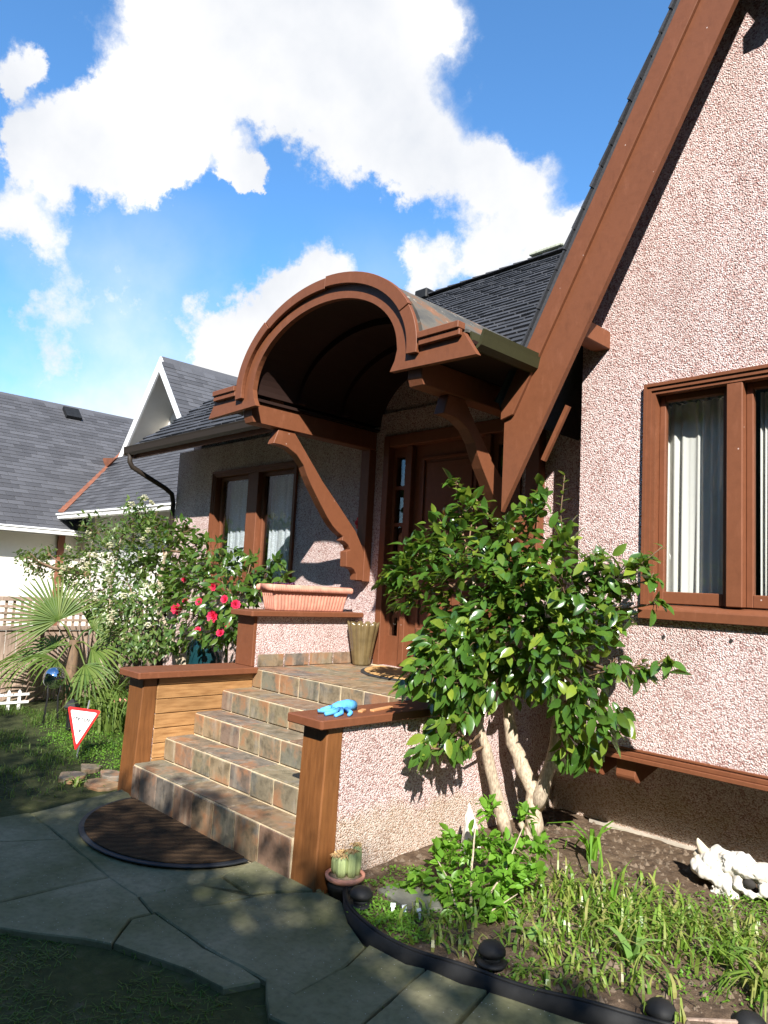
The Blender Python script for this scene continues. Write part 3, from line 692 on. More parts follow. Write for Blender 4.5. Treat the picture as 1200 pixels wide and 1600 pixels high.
def curtain(x0, x1, y, z0, z1, folds, amp, mat, label, cat='curtain', taper=0):
    b = B(); n = folds*10; vs = []; fs = []; m_ = 14; r_ = random.Random(int(abs(x0)*100))
    ph = [r_.uniform(-.6, .6) for _ in range(folds+2)]
    for j in range(m_+1):
        t = j/m_; xx1 = x1-taper*math.sin(math.pi*(1-t)*.5)**2
        for i in range(n+1):
            u = i/n; f = min(folds, max(0, u*folds+.28*math.sin(u*11+x0)+.16*math.sin(u*27)))
            vs.append((x0+(xx1-x0)*u, y+amp*math.sin(f*2*math.pi+ph[int(f)]*.7)*(.6+.4*math.sin(2.3*t+f*1.7))*(.55+.45*math.sin(f*2.1+x0*3)**2+.2), z0+(z1-z0)*t+.006*math.sin(f*9)))
    for j in range(m_):
        for i in range(n): fs.append((j*(n+1)+i, j*(n+1)+i+1, (j+1)*(n+1)+i+1, (j+1)*(n+1)+i))
    o = b.add(vs, fs).build('curtain', M[mat], None, True); tag(o, label, cat); return o
curtain(-2.45, -1.875, YG+.235, 1.79, 3.12, 9, .026, 'curtain_cloth', 'cream pleated curtain behind the left light of the gable window')
curtain(-1.66, -1.5, YG+.235, 1.79, 3.12, 4, .022, 'curtain_cloth', 'cream curtain behind the right-hand light of the gable window, beyond the mullion')
curtain(-8.66, -8.0, YF+.19, 1.74, 3.06, 7, .018, 'lace_cloth', 'pale lace curtain in the left pane of the porch-side window')
curtain(-7.68, -7.02, YF+.19, 1.74, 3.06, 7, .018, 'lace_cloth', 'pale lace curtain in the right pane of the porch-side window, next to the knee brace')
# front door with sidelights
x0, x1, z0, z1 = DR
b = B(); b.box(x0, x0+.085, YF-.02, YF+.16, z0, z1); b.box(x1-.085, x1, YF-.02, YF+.16, z0, z1); b.box(x0+.085, x1-.085, YF-.02, YF+.16, z1-.12, z1)
b.box(-5.13, -5.06, YF+.02, YF+.16, z0, z1-.12); b.box(-4.14, -4.07, YF+.02, YF+.16, z0, z1-.12)
door = b.build('door_frame', M['brown_paint'], house, bevel=.005)
for (sa, sb_) in ((x0+.085, -5.13), (-4.07, x1-.085)):
    b = B(); y0, y1 = YF+.06, YF+.11; ga, gb = (sa+.04, sb_-.06) if sa < -5 else (sa+.06, sb_-.06)
    b.box(sa, ga, y0, y1, z0, z1-.12); b.box(gb, sb_, y0, y1, z0, z1-.12); b.box(ga, gb, y0, y1, z0, 1.25); b.box(ga, gb, y0, y1, 3.08, z1-.12)
    for z in (2.36, 2.74): b.box(ga, gb, y0+.002, y1-.002, z, z+.035)
    sl = b.build('sidelight', M['brown_paint'], door)
    for (za, zb_) in ((1.25, 2.36), (2.395, 2.74), (2.775, 3.08)):
        b = B(); b.box(ga, gb, y0+.02, y0+.026, za, zb_); b.build('pane', M['glass'], sl)
b = B(); b.box(-5.06, -4.14, YF+.08, YF+.12, z0+.01, z1-.12)
slab = b.build('door', M['brown_paint'], house)
for (a_, c_, e_, f_) in ((-4.95, -4.64, 1.1, 1.75), (-4.56, -4.25, 1.1, 1.75), (-4.95, -4.25, 1.9, 3.05)):
    b = B()
    b.box(a_, c_, YF+.06, YF+.0795, e_, e_+.03); b.box(a_, c_, YF+.06, YF+.0795, f_-.03, f_); b.box(a_, a_+.03, YF+.06, YF+.0795, e_+.03, f_-.03); b.box(c_-.03, c_, YF+.06, YF+.0795, e_+.03, f_-.03)
    b.box(a_+.06, c_-.06, YF+.066, YF+.0795, e_+.06, f_-.06); b.build('door_panel', M['brown_paint'], slab, bevel=.004)
b = B(); b.lathe([(.0, 0), (.03, .0), (.032, .01), (.018, .02), (.03, .045), (.024, .065), (.0, .07)], n=14)
kn = b.mesh('door_knob', M['brass'], True); link('door_knob', kn, slab, Matrix.Translation((-5.0, YF+.08, 1.95)) @ Matrix.Rotation(math.pi/2, 4, 'X'))
b = B(); b.lathe([(.0, 0), (.045, .0), (.05, .012), (.035, .02), (.0, .024)], n=18)
link('door_knocker', b.mesh('door_knocker', M['brass'], True), slab, Matrix.Translation((-4.62, YF+.078, 2.5)) @ Matrix.Rotation(math.pi/2, 4, 'X'))
b = B(); b.box(x0-.01, x1+.01, YF-.06, YF+.15, .935, .953); b.build('threshold', M['grout'], house)
b = B(); b.lathe([(.0, -.028), (.02, -.02), (.028, 0), (.02, .02), (.0, .028)], (-5.78, YF-.03, 2.40), 12); b.box(-5.80, -5.76, YF-.02, YF-.003, 2.34, 2.46)
b.build('entry_lamp', M['red_paint'], house, True)

# ================================================================== FRONT STEPS
NY = [2.79, 3.05, 3.305, 3.56, 3.865]; NZ = [.24, .42, .60, .775, .95]; SX0, SX1 = -5.60, -3.53
stair = thing('entry_steps', 'slate-tiled front steps rising to the porch between stained posts', 'steps', (CX, 2.79, 0))
b = B()
for i in range(5):
    y1 = NY[i+1]+.005 if i < 4 else YF
    b.box(SX0+.001, SX1-.001, NY[i]+.012, y1, -.04 if i == 0 else NZ[i-1]-.02, NZ[i]-.010)
b.build('mortar_bed', M['grout'], stair)
rs = random.Random(5); sx0 = SX0
TILE_CACHE = {}
def tile(x0, x1, y0, y1, z0, z1, name='tile'):
    w = tuple(round(v, 3) for v in (x1-x0, y1-y0, z1-z0))
    if w not in TILE_CACHE:
        bb = B(); bb.box(-w[0]/2, w[0]/2, -w[1]/2, w[1]/2, -w[2]/2, w[2]/2); me = bb.mesh('tile', M['slate_tile'])
        bm = bmesh.new(); bm.from_mesh(me); bmesh.ops.bevel(bm, geom=list(bm.edges), offset=.0025, segments=1, affect='EDGES'); bm.to_mesh(me); bm.free()
        TILE_CACHE[w] = me
    j = rs.uniform(-.0015, .0015)
    link(name, TILE_CACHE[w], stair, Matrix.Translation(((x0+x1)/2, (y0+y1)/2+j, (z0+z1)/2+j)))
G = .015
for i in range(5):
    zb0 = -.02 if i == 0 else NZ[i-1]+.002
    xs = [SX0]; x = SX0+(.13, .17, .15, .16, .14)[i]
    while x < SX1-.1: xs.append(x); x += .268+(.05 if i == 0 and rs.random() < .4 else 0)
    xs.append(SX1)
    for a_, c_ in zip(xs, xs[1:]): tile(a_+G/2, c_-G/2, NY[i], NY[i]+.0115, zb0+G/2, NZ[i]-G, 'riser_tile')
    if i < 4:
        xs = [SX0]; x = SX0+(.75, .60, .68, .62)[i]
        while x < SX1-.15: xs.append(x); x += .62
        xs.append(SX1)
        for a_, c_ in zip(xs, xs[1:]): tile(a_+G/2, c_-G/2, NY[i]+G, NY[i+1]-.004, NZ[i]-.0095, NZ[i], 'tread_tile')
    else:
        ys = [NY[4], NY[4]+.32, NY[4]+.64, NY[4]+.96, YF-.07]; xs = [SX0+.0, SX0+.33, SX0+.66, SX0+.99, SX0+1.32, SX0+1.65, SX1]
        for a_, c_ in zip(xs, xs[1:]):
            for e_, f_ in zip(ys, ys[1:]): tile(a_+G/2, c_-G/2, e_+G/2, f_-G/2, NZ[4]-.0095, NZ[4], 'landing_tile')
for e_, f_ in zip([3.9, 4.2, 4.5, 4.8], [4.2, 4.5, 4.8, 5.1]):
    tile(SX0+.002, SX0+.014, e_+G/2, f_-G/2, NZ[4]+.004, NZ[4]+.115, 'skirting_tile')
# low walls, posts and caps
for side in (-1, 1):
    x0, x1 = (-5.86, SX0) if side < 0 else (SX1, -3.30)
    where = 'left' if side < 0 else 'right'
    w = thing('stair_wall', ('low wall left of the steps, clad with stained boards inside, with a brown cap' if side < 0 else
              'low pink pebble-dash wall right of the steps with a brown cap and tapered post'), 'wall', ((x0+x1)/2, 3.3, 0))
    b = B(); b.box(x0+(.0 if side > 0 else 0), x1-(.0 if side > 0 else .02), 2.95, 3.90, -.1, .902); b.box(x0+.004, x1-.004, 3.88, YF-.002, -.1, 1.408)
    if side < 0: b = B(); b.box(x0, x1-.018, 2.95, 3.88, -.1, .902); b.box(x0+.004, x1-.002, 3.88, YF-.002, -.1, 1.408)
    b.build('masonry', M['stucco'], w)
    # tapered post
    t = B(); xm = (x0+x1)/2; ht, hb = .108, .12
    if side < 0: ht, hb = .12, .128
    xo = 0
    t.add([(xm-hb, 2.80, -.05), (xm+hb-.015, 2.80, -.05), (xm+hb-.015, 2.948, -.05), (xm-hb, 2.948, -.05), (xm-ht, 2.825, .902), (xm+ht+.01, 2.825, .902), (xm+ht+.01, 2.948, .902), (xm-ht, 2.948, .902)],
          [(0, 3, 2, 1), (4, 5, 6, 7), (0, 1, 5, 4), (1, 2, 6, 5), (2, 3, 7, 6), (3, 0, 4, 7)])
    t.build('post', M['stained_post'], w, bevel=.008)
    if side < 0:
        z = .902
        t = B(); t.box(x1-.017, x1+.016, 2.949, 3.87, z-.055, z); t.build('batten', M['stained_board'], w, bevel=.003)
        z -= .06
        for k in range(6):
            t = B(); t.box(x1-.017, x1+.004, 2.949, 3.87, z-.112, z); t.build('board', M['stained_board'], w, bevel=.004); z -= .117
    cx0, cx1 = (x0-.075, x1+.075) if side < 0 else (x0-.05, x1+.045)
    ch = .06
    t = B(); t.prism([(cx0+ch, 2.74), (cx1-.01, 2.74), (cx1, 2.75), (cx1, 3.875), (cx0, 3.875), (cx0, 2.74+ch)] if side < 0 else [(cx0, 2.74), (cx1-.01, 2.74), (cx1, 2.75), (cx1, 3.875), (cx0, 3.875)], 'z', .904, .957)
    t.build('cap', M['brown_paint'], w, bevel=.006)
    t = B(); t.box(x0-.005, x1+.003, 3.845, 3.8795, .958, 1.408); t.build('upper_post', M['brown_paint'], w, bevel=.004)
    t = B(); t.prism([(cx0+ch, 3.765), (cx1-.01, 3.765), (cx1, 3.775), (cx1, 5.13), (cx0, 5.13), (cx0, 3.765+ch)], 'z', 1.41, 1.46)
    t.build('upper_cap', M['brown_paint'], w, bevel=.006)

# ================================================================== THINGS ON THE PORCH
def rect_loft(b, levels, cx, cy, flute=0, nfl=0):
    pass
pl = thing('planter_trough', 'terracotta trough with fluted sides on the cap of the left porch wall', 'planter', (-5.74, 4.53, 1.46))
def trough(rim=False):
    b = B(); vs = []; fs = []; prof = [(0, 0), (.28, .0)] ; 
    return b
hw0, hl0, hw1, hl1, H = .085, .42, .115, .465, .235
b = B(); nper = 0; rows = []
def ring_pts(t, inset=0):
    hw = hw0+(hw1-hw0)*t-inset; hl = hl0+(hl1-hl0)*t-inset; pts = []
    nl, nw = 132, 36
    for (pa, pb, n) in (((hw, -hl), (hw, hl), nl), ((hw, hl), (-hw, hl), nw), ((-hw, hl), (-hw, -hl), nl), ((-hw, -hl), (hw, -hl), nw)):
        dx, dy = pb[0]-pa[0], pb[1]-pa[1]; L = math.hypot(dx, dy); nn = (dy/L, -dx/L)
        for i in range(n):
            u = i/n; f = .007*abs(math.sin(math.pi*u*n/6)) if .06 < t < .82 and not inset else 0
            pts.append((-5.74+pa[0]+dx*u+nn[0]*f, 4.53+pa[1]+dy*u+nn[1]*f, 1.461+H*t))
    return pts
lev = [0, .05, .1, .3, .5, .7, .79, .83]
rings = [ring_pts(t) for t in lev]; m_ = len(rings[0])
for r_ in rings: b.v += r_
for i in range(len(rings)-1):
    for k in range(m_): b.f.append((i*m_+k, i*m_+(k+1) % m_, (i+1)*m_+(k+1) % m_, (i+1)*m_+k))
b.f.append(tuple(range(m_-1, -1, -1)))
b.build('body', M['terracotta'], pl, True)
b = B()
for k in range(46):        # rope-moulded rim
    y = 4.53-.48+k*.96/45
    for x in (-5.74-.13, -5.74+.13): b.lathe([(.0, -.03), (.018, -.024), (.024, 0), (.018, .024), (.0, .03)], (x, y, 1.461+H*.9), 7)
b.box(-5.74-.128, -5.74-.1, 4.05, 5.01, 1.461+H*.8, 1.461+H+.012); b.box(-5.74+.1, -5.74+.128, 4.05, 5.01, 1.461+H*.8, 1.461+H+.012); b.box(-5.84, -5.64, 4.05, 4.075, 1.461+H*.8, 1.461+H+.012); b.box(-5.84, -5.64, 4.985, 5.01, 1.461+H*.8, 1.461+H+.012)
b.build('rim', M['terracotta'], pl, True)
b = B(); b.box(-5.84, -5.64, 4.08, 4.98, 1.60, 1.461+H-.015); b.build('soil_fill', M['soil'], pl)
b = B(); r_ = random.Random(2)
for k in range(60): strap(b, (-5.72+r_.uniform(-.06, .06), 4.22+r_.uniform(-.09, .13), 1.68), r_.uniform(0, 6.28), r_.uniform(.05, .11), .018, .7, .8, 3)
o = b.build('seedling_leaves', M['plum_leaf'], pl); o['kind'] = 'stuff'
# fluted vase
vs_ = thing('fluted_vase', 'tall olive-brown fluted vase with a scalloped rim on the landing', 'vase', (-5.42, 5.03, .951))
b = B(); nf = 12
def fl(g, z): return 1+.085*abs(math.cos(g*nf/2))*(.4+z/.43)-.04
prof = [(.0, .0), (.085, .0), (.09, .02), (.12, .22), (.15, .385)]
n = 96; c = V((-5.42, 5.03, .951)); b.lathe([(.02, 0), (.085, .0), (.09, .02), (.105, .11), (.12, .21), (.135, .30), (.15, .38)], c, n, fl)
b.f.pop(); nb = len(b.v)-n
top = []
for k in range(n):
    g = 2*math.pi*k/n; rr = .155*fl(g, .4); top.append(c+V((rr*math.cos(g), rr*math.sin(g), .40+.03*abs(math.cos(g*nf/2)))))
b.add(top, []); b.f += [(nb+k, nb+(k+1) % n, nb+n+(k+1) % n, nb+n+k) for k in range(n)]
b.add([c+V(((p-c).x*.93, (p-c).y*.93, (p-c).z-.002)) for p in top]+[c+V((.09*math.cos(2*math.pi*k/n), .09*math.sin(2*math.pi*k/n), .06)) for k in range(n)], [])
q = nb+2*n; b.f += [(nb+n+k, nb+n+(k+1) % n, q+(k+1) % n, q+k) for k in range(n)]+[(q+k, q+(k+1) % n, q+n+(k+1) % n, q+n+k) for k in range(n)]+[tuple(range(q+n, q+2*n))]
b.build('body', M['olive_ceramic'], vs_, True)
# semicircular mats
def half_mat(name, label, c, r, rot, z, mat, ry=1.):
    t = thing(name, label, 'doormat', (c[0], c[1], z))
    def pts(rr, zz): return [(c[0]+math.cos(rot)*rr*math.cos(u)-math.sin(rot)*rr*ry*math.sin(u), c[1]+math.sin(rot)*rr*math.cos(u)+math.cos(rot)*rr*ry*math.sin(u), zz) for u in [math.pi*i/48 for i in range(49)]]
    b = B(); p = [(x, y) for x, y, _ in pts(r, 0)]; b.prism(p, 'z', z, z+.012); b.build('border', M['black_rubber'], t, bevel=.004)
    cc = V((c[0]-math.sin(rot)*r*.025, c[1]+math.cos(rot)*r*.025))
    p = [tuple(cc+(V(q_)-cc)*.945) for q_ in p]; b = B(); b.prism(p, 'z', z+.0121, z+.021); b.build('pile', M[mat], t, bevel=.003)
half_mat('brown_doormat', 'dark brown half-round doormat on the paving below the steps', (-4.68, 2.745), .80, math.pi, .006, 'brown_mat', .82)
half_mat('coir_doormat', 'tan half-round coir doormat on the landing before the door', (-4.55, 5.08), .66, math.pi, .951, 'coir', .92)
# blue glove and offcuts lying on the right cap
zc = .957
gv = thing('work_glove', 'crumpled blue work glove on the cap of the right stair wall', 'glove', (-3.42, 2.98, zc))
b = B(); b.tube([(-3.455, 3.16, zc+.026), (-3.45, 3.10, zc+.032), (-3.44, 3.03, zc+.03), (-3.43, 2.98, zc+.024)], [.034, .038, .036, .03], 12); b.build('cuff', M['blue_cloth'], gv, True)
for p in ([(-3.43, 3.0, zc+.025), (-3.41, 2.93, zc+.018), (-3.44, 2.86, zc+.02)], [(-3.41, 3.0, zc+.025), (-3.37, 2.93, zc+.017), (-3.36, 2.85, zc+.014)], [(-3.41, 3.02, zc+.022), (-3.34, 2.96, zc+.014), (-3.31, 2.885, zc+.01)], [(-3.40, 3.05, zc+.02), (-3.32, 3.02, zc+.014), (-3.285, 2.97, zc+.012)], [(-3.46, 3.03, zc+.03), (-3.47, 2.97, zc+.025), (-3.485, 2.92, zc+.015)]):
    b = B(); b.tube(p, [.016, .0135, .010], 8); b.build('finger', M['blue_cloth'], gv, True)
for k, (p, q, lab) in enumerate((((-3.40, 3.20, zc+.007), (-3.36, 3.13, zc+.007), 'short orange wood offcut on the right stair cap, beside the blue glove'), ((-3.40, 3.44, zc+.007), (-3.35, 3.22, zc+.007), 'longer thin wood offcut on the right stair cap, farther from the blue glove'))):
    b = B(); b.obox(p, q, .03, .013); o = b.build('wood_offcut', M['orange_wood'], bevel=.002); tag(o, lab, 'wood offcut', 'wood offcuts on the stair cap')

# ================================================================== NEIGHBOUR, FENCE
nb = thing('neighbour_house', 'cream neighbouring house with grey shingle roofs and a white front gable', 'house', (-16, 7, 0))
S2 = .89; A2 = math.atan(S2); c2, s2 = math.cos(A2), math.sin(A2)
b = B(); b.box(-26, -16.4, -5, 14, -.05, 2.75); b.box(-16.4, -10.9, 6.5, 14, -.05, 2.95); b.build('wall', M['cream_wall'], nb)
b = B(); b.prism([(-15.97, 2.59), (-20, 2.59+S2*4.03), (-20, 2.59+S2*4.03-.12), (-15.97, 2.47)], 'y', -6, 9.4); b.prism([(-20, 2.59+S2*4.03), (-24, 2.59), (-24, 2.47), (-20, 2.59+S2*4.03-.12)], 'y', -6, 9.4)
r1 = b.build('main_roof', M['shingle_grey'], nb)
zp = lambda y: 2.95+S2*(y-6.0)
b = B(); b.add([(-16.4, 6.0, zp(6)), (-10.6, 6.0, zp(6)), (-10.6, 8.6, zp(8.6)), (-19.0, 8.6, zp(8.6)), (-16.4, 6.0, zp(6)-.1), (-10.6, 6.0, zp(6)-.1), (-10.6, 8.6, zp(8.6)-.1), (-19.0, 8.6, zp(8.6)-.1)], [(0, 1, 2, 3), (7, 6, 5, 4), (0, 4, 5, 1), (1, 5, 6, 2), (3, 7, 4, 0)])
r2 = b.build('skirt_roof', M['shingle_grey'], nb)
zg = lambda x: 7.04-1.237*abs(x+16.34); GY = 8.0
b = B()
for s in (1, -1):
    b.prism([(-16.34, 7.04), (-16.34+s*1.98, zg(-16.34+1.98)), (-16.34+s*1.98, zg(-16.34+1.98)-.12), (-16.34, 6.88)], 'y', GY, 15)
r3 = b.build('gable_roof', M['shingle_grey'], nb)
rs = random.Random(31)
shg = shingle_mesh('shingle', M['shingle_grey'], .318, .2, .016)
mats = []
for j in range(36):
    x = -15.95-j*.145*c2; y = 3.0+(j % 2)*.16
    while y < 9.3:
        m = frame(V((x, y, 2.595+S2*(-15.97-x)+.004)), V((-c2, 0, s2)), V((s2, 0, c2))); mats.append(m @ Matrix.Rotation(rs.uniform(-.01, .01), 4, 'Z')); y += .325
pieces(r1, 'shingle', shg, mats, 'upper_shingles')
mats = []
for j in range(24):
    y = 5.98+j*.145*c2; x = -16.3-(y-6.0)+(j % 2)*.16
    while x < -10.7:
        mats.append(frame(V((x+.1, y, zp(y)+.004)), V((0, c2, s2)), V((0, -s2, c2)))); x += .325
pieces(r2, 'shingle', shg, mats, 'upper_shingles', 200)
mats = []; A3 = math.atan(1.237); c3, s3 = math.cos(A3), math.sin(A3)
for j in range(20):
    x = -14.34-j*.145*c3; y = 8.08; q_ = j % 2
    while y < 13:
        mats.append(frame(V((x, y, zg(x)+.004+.004*q_)), V((-c3, 0, s3)), V((s3, 0, c3)))); y += .165 if q_ else .325; q_ = 0
pieces(r3, 'shingle', shg, mats, 'upper_shingles', 150)
for s in (1, -1):
    e = -16.34+s*1.99
    b = B(); b.prism([(-16.34, 7.02), (e, zg(e)-.02), (e, zg(e)-.32), (-16.34, 6.66)], 'y', GY-.05, GY-.003); b.build('barge_board', M['white_paint'], nb)
    b = B(); b.prism([(-16.34, 6.9), (e, zg(e)-.1), (e, zg(e)-.16), (-16.34, 6.84)], 'y', GY+.002, GY+.85); b.build('soffit', M['cream_wall'], nb)
b = B(); b.prism([(-16.34, 6.85), (-18.3, 4.42), (-14.38, 4.42)], 'y', GY+.8, GY+.95); gwl = b.build('gable_wall', M['white_paint'], nb)
b = B(); b.box(-15.75, -14.9, GY+.75, GY+.798, 4.62, 4.72)
for x in (-15.6, -15.35, -15.1): b.box(x, x+.05, GY+.76, GY+.799, 4.72, 5.3)
b.build('gable_trim', M['white_paint'], gwl)
b = B(); b.prism([(-16.42, 2.93), (-16.2, 3.12)], 'y', 0, 0) if False else None
p0, p1 = V((-16.38, 5.98, 3.0)), V((-18.75, 8.35, 5.07)); b = B(); b.obox(p0, p1, .16, .03, (.3, -.3, 1)); b.build('valley_flashing', M['flashing'], nb)
b = B(); b.prism([(-18.15, 4.62), (-17.4, 4.55), (-18.25, 4.25), (-18.75, 4.2)], 'y', 7.55, 7.6)
b.build('valley_saddle', M['flashing'], nb)
b = B(); b.box(-15.98, -15.86, -6, 6.45, 2.48, 2.55); b.box(-15.985, -15.845, -6, 6.45, 2.56, 2.60); g1 = b.build('gutter', M['white_paint'], nb, bevel=.01)
b = B(); b.box(-16.45, -10.6, 5.88, 6.0, 2.83, 2.90); b.box(-16.45, -10.6, 5.865, 6.0, 2.91, 2.955); b.build('gutter', M['white_paint'], nb, bevel=.01)
b = B(); b.prism([(-19.42, 0), (-19.42, .0)], 'y', 0, 0) if False else None
vx = -19.62; vz = 2.59+S2*(-15.97-vx); b = B(); b.box(-.2, .2, -.22, .22, 0, .12); me = b.mesh('roof_vent', M['black_plastic']); link('roof_vent', me, r1, frame(V((vx, 7.2, vz)), V((-c2, 0, s2)), V((s2, 0, c2))))
b = B(); b.box(-16.40, -16.33, 5.98, 6.12, 0, 2.75); b.box(-16.395, -16.34, 3.2, 3.3, 0, 2.75); b.build('corner_board', M['flashing'], nb)
b = B(); b.box(-14.5, -13.3, 6.46, 6.499, 1.0, 2.3); wn_ = b.build('window', M['white_paint'], nb); b = B(); b.box(-14.42, -13.38, 6.45, 6.459, 1.08, 2.22); b.build('pane', M['glass'], wn_)

fx = -10.55
fence = thing('wood_fence', 'weathered board fence with a lattice top at the side of the garden', 'fence', (fx, 3.5, 0))
rs = random.Random(8); y = 1.2
while y < 6.6:
    b = B(); b.box(fx, fx+.02, y, y+.132, -.05, .90+rs.uniform(-.004, .004)); b.build('board', M['fence_wood'], fence, bevel=.003); y += .14
for z in (.90, 1.29): b = B(); b.box(fx-.03, fx+.05, 1.2, 6.6, z+.002, z+.058); b.build('rail', M['fence_wood'], fence, bevel=.005)
y = 1.25
while y < 6.6: b = B(); b.box(fx+.004, fx+.016, y, y+.035, .96, 1.29); b.build('lattice_slat', M['fence_wood'], fence); y += .1
for z in (1.02, 1.11, 1.2): b = B(); b.box(fx+.0165, fx+.028, 1.2, 6.6, z, z+.035); b.build('lattice_slat', M['fence_wood'], fence)
for y in (1.6, 3.62, 5.6): b = B(); b.box(fx+.03, fx+.12, y, y+.09, -.05, 1.285); b.build('fence_post', M['fence_wood'], fence, bevel=.006)
pk = thing('picket_edging', 'little white picket edging fence at the far left of the lawn', 'picket fence', (-9.85, 2.9, 0))
y = 2.3
while y < 3.42:
    b = B(); b.prism([(y, -.03), (y+.035, -.03), (y+.035, .19), (y+.0175, .215), (y, .19)], 'x', -9.86, -9.848); b.build('picket', M['white_paint'], pk); y += .125
for z in (.045, .14): b = B(); b.box(-9.847, -9.837, 2.25, 3.43, z, z+.03); b.build('rail', M['white_paint'], pk)

# ================================================================== GARDEN ORNAMENTS
gb = thing('gazing_ball', 'mirrored blue gazing ball on a thin wire stand in the lawn', 'gazing ball', (-8.65, 3.30, 0))
c = V((-8.72, 3.30, .50)); b = B(); b.lathe([(.125*math.sin(math.pi*i/18)+.0005, -.125*math.cos(math.pi*i/18)) for i in range(19)], c, 28); b.build('ball', M['mirror_ball'], gb, True)
b = B(); b.tube([c+V((.1*math.cos(t), .1*math.sin(t), -.05)) for t in [i*math.pi/10 for i in range(21)]], .005, 6); b.build('stand_ring', M['black_plastic'], gb, True)
for k in range(4):
    t = k*math.pi/2+.5; d = V((math.cos(t), math.sin(t), 0)); b = B(); b.tube([c+d*.1+V((0, 0, -.05)), c+d*.075+V((0, 0, -.2)), c+d*.09+V((0, 0, -.36)), c+d*.11+V((0, 0, -.52))], .006, 6); b.build('stand_leg', M['black_plastic'], gb, True)
# triangular warning sign stuck in upside down
SP = V((-7.10, 2.97, .225)); sn_ = V((.86, -.5, .06)).normalized(); sx_ = V((0, 0, 1)).cross(sn_).normalized(); sy_ = sn_.cross(sx_)
ro = math.radians(-7); ex = sx_*math.cos(ro)+sy_*math.sin(ro); ey = sy_*math.cos(ro)-sx_*math.sin(ro)
sm_x = Matrix((ex, ey, sn_)).transposed().to_4x4(); sm_x.translation = SP
sg = link('warning_sign', None, None, sm_x); tag(sg, 'red and white triangular sign standing upside down in the lawn', 'sign')
def tri(h, w, r, n=6):
    P = [V((-w/2, h/2)), V((0, -h/2)), V((w/2, h/2))]; out = []
    for i in range(3):
        p, q, s = P[i-1], P[i], P[(i+1) % 3]; d0 = (p-q).normalized(); d1 = (s-q).normalized()
        a0, a1 = q+d0*r, q+d1*r
        for k in range(n+1): t = k/n; out.append(((1-t)**2*a0+2*t*(1-t)*q+t*t*a1)[:])
    return out
def sgn(b, name, mat, parent=None): 
    m = b.mesh(name, M[mat]); bm = bmesh.new(); bm.from_mesh(m); bmesh.ops.recalc_face_normals(bm, faces=bm.faces); bm.to_mesh(m); bm.free(); return link(name, m, parent or sg, sm_x)
b = B(); b.prism(tri(.40, .31, .03), 'z', -.006, 0); sgn(b, 'border', 'red_paint')
b = B(); b.prism([(x, y+.017) for x, y in tri(.315, .245, .02)], 'z', .0006, .0024); face = sgn(b, 'face', 'sign_white')
def text(s, size, x, y, mat, name):
    cu = bpy.data.curves.new('t', 'FONT'); cu.body = s; cu.size = size; cu.align_x = 'CENTER'; cu.align_y = 'CENTER'; cu.extrude = .0004; cu.offset = .0012 if size > .03 else .0004
    t = bpy.data.objects.new('t', cu); COL.objects.link(t); dg = bpy.context.evaluated_depsgraph_get(); me = bpy.data.meshes.new_from_object(t.evaluated_get(dg))
    bpy.data.objects.remove(t); me.materials.clear(); me.materials.append(M[mat])
    link(name, me, face, sm_x @ Matrix.Translation((x, y, .0034)) @ Matrix.Rotation(math.pi, 4, 'Z'))
text('WTLAD', .046, .0, .100, 'sign_ink', 'lettering'); text('210 2005', .02, .0, .142, 'sign_pale_ink', 'small_lettering')
b = B(); b.box(-.075, .075, .068, .071, .0026, .0034); sgn(b, 'underline', 'sign_ink', face)
b = B(); b.prism([(-.02, .04), (-.013, .04), (.002, -.008), (.02, .036), (.025, .036), (.007, -.02), (-.003, -.02)], 'z', .0026, .0034); sgn(b, 'symbol', 'sign_ink', face)
b = B(); b.prism([(-.004, -.085), (.004, -.085), (.006, -.095), (0, -.105), (-.006, -.095)], 'z', .0026, .0034); sgn(b, 'small_mark', 'sign_pale_ink', face)
b = B(); b.box(.02, .032, -.32, .28, -.020, -.0065); sgn(b, 'stake', 'grey_metal')
# garden lights
def mushroom(p, h, lab, r=.063):
    t = thing('path_light', lab, 'garden light', p, 'black solar lights along the edging'); p = V(p)
    b = B(); b.lathe([(.011, -.08), (.012, h-.06)], p, 10); b.build('stem', M['black_plastic'], t, True)
    b = B(); b.lathe([(.01, h-.07), (r*1.08, h-.058), (r*1.1, h-.05), (r*.8, h-.042), (.02, h-.04)], p, 22); b.build('base_ring', M['black_plastic'], t, True)
    b = B(); b.lathe([(.04, h-.045), (r*.72, h-.03), (r*.72, h-.008)], p, 22); b.build('lens', M['black_rubber'], t, True)
    b = B(); b.lathe([(r*.8, h-.014), (r, h-.012), (r, h), (r*.92, h+.012), (r*.7, h+.027), (r*.35, h+.036), (.004, h+.039)], p, 24); b.build('cap', M['black_plastic'], t, True)
mushroom((-2.93, 2.81, 0), .11, 'black dome solar light beside the potted cactus')
mushroom((-2.105, 2.86, .0), .12, 'black dome solar light at the middle of the curved edging')
mushroom((-1.42, 3.09, .0), .075, 'low black dome solar light near the bottom right, beside a wooden stake')
mushroom((-1.15, 3.31, .0), .065, 'black dome solar light cut by the bottom right corner')
ll = thing('lantern_light', 'black lantern-shaped path light behind the triangular sign', 'garden light', (-8.2, 3.32, 0)); p = V((-8.2, 3.32, 0))
b = B(); b.box(p.x-.035, p.x+.035, p.y-.035, p.y+.035, .0, .24); b.build('body', M['black_plastic'], ll, bevel=.006)
b = B(); b.lathe([(.085, .24), (.09, .25), (.06, .30), (.01, .335)], p, 4); b.build('roof', M['black_plastic'], ll)
b = B(); b.lathe([(.07, .225), (.07, .24)], p, 4); b.build('collar', M['black_plastic'], ll)
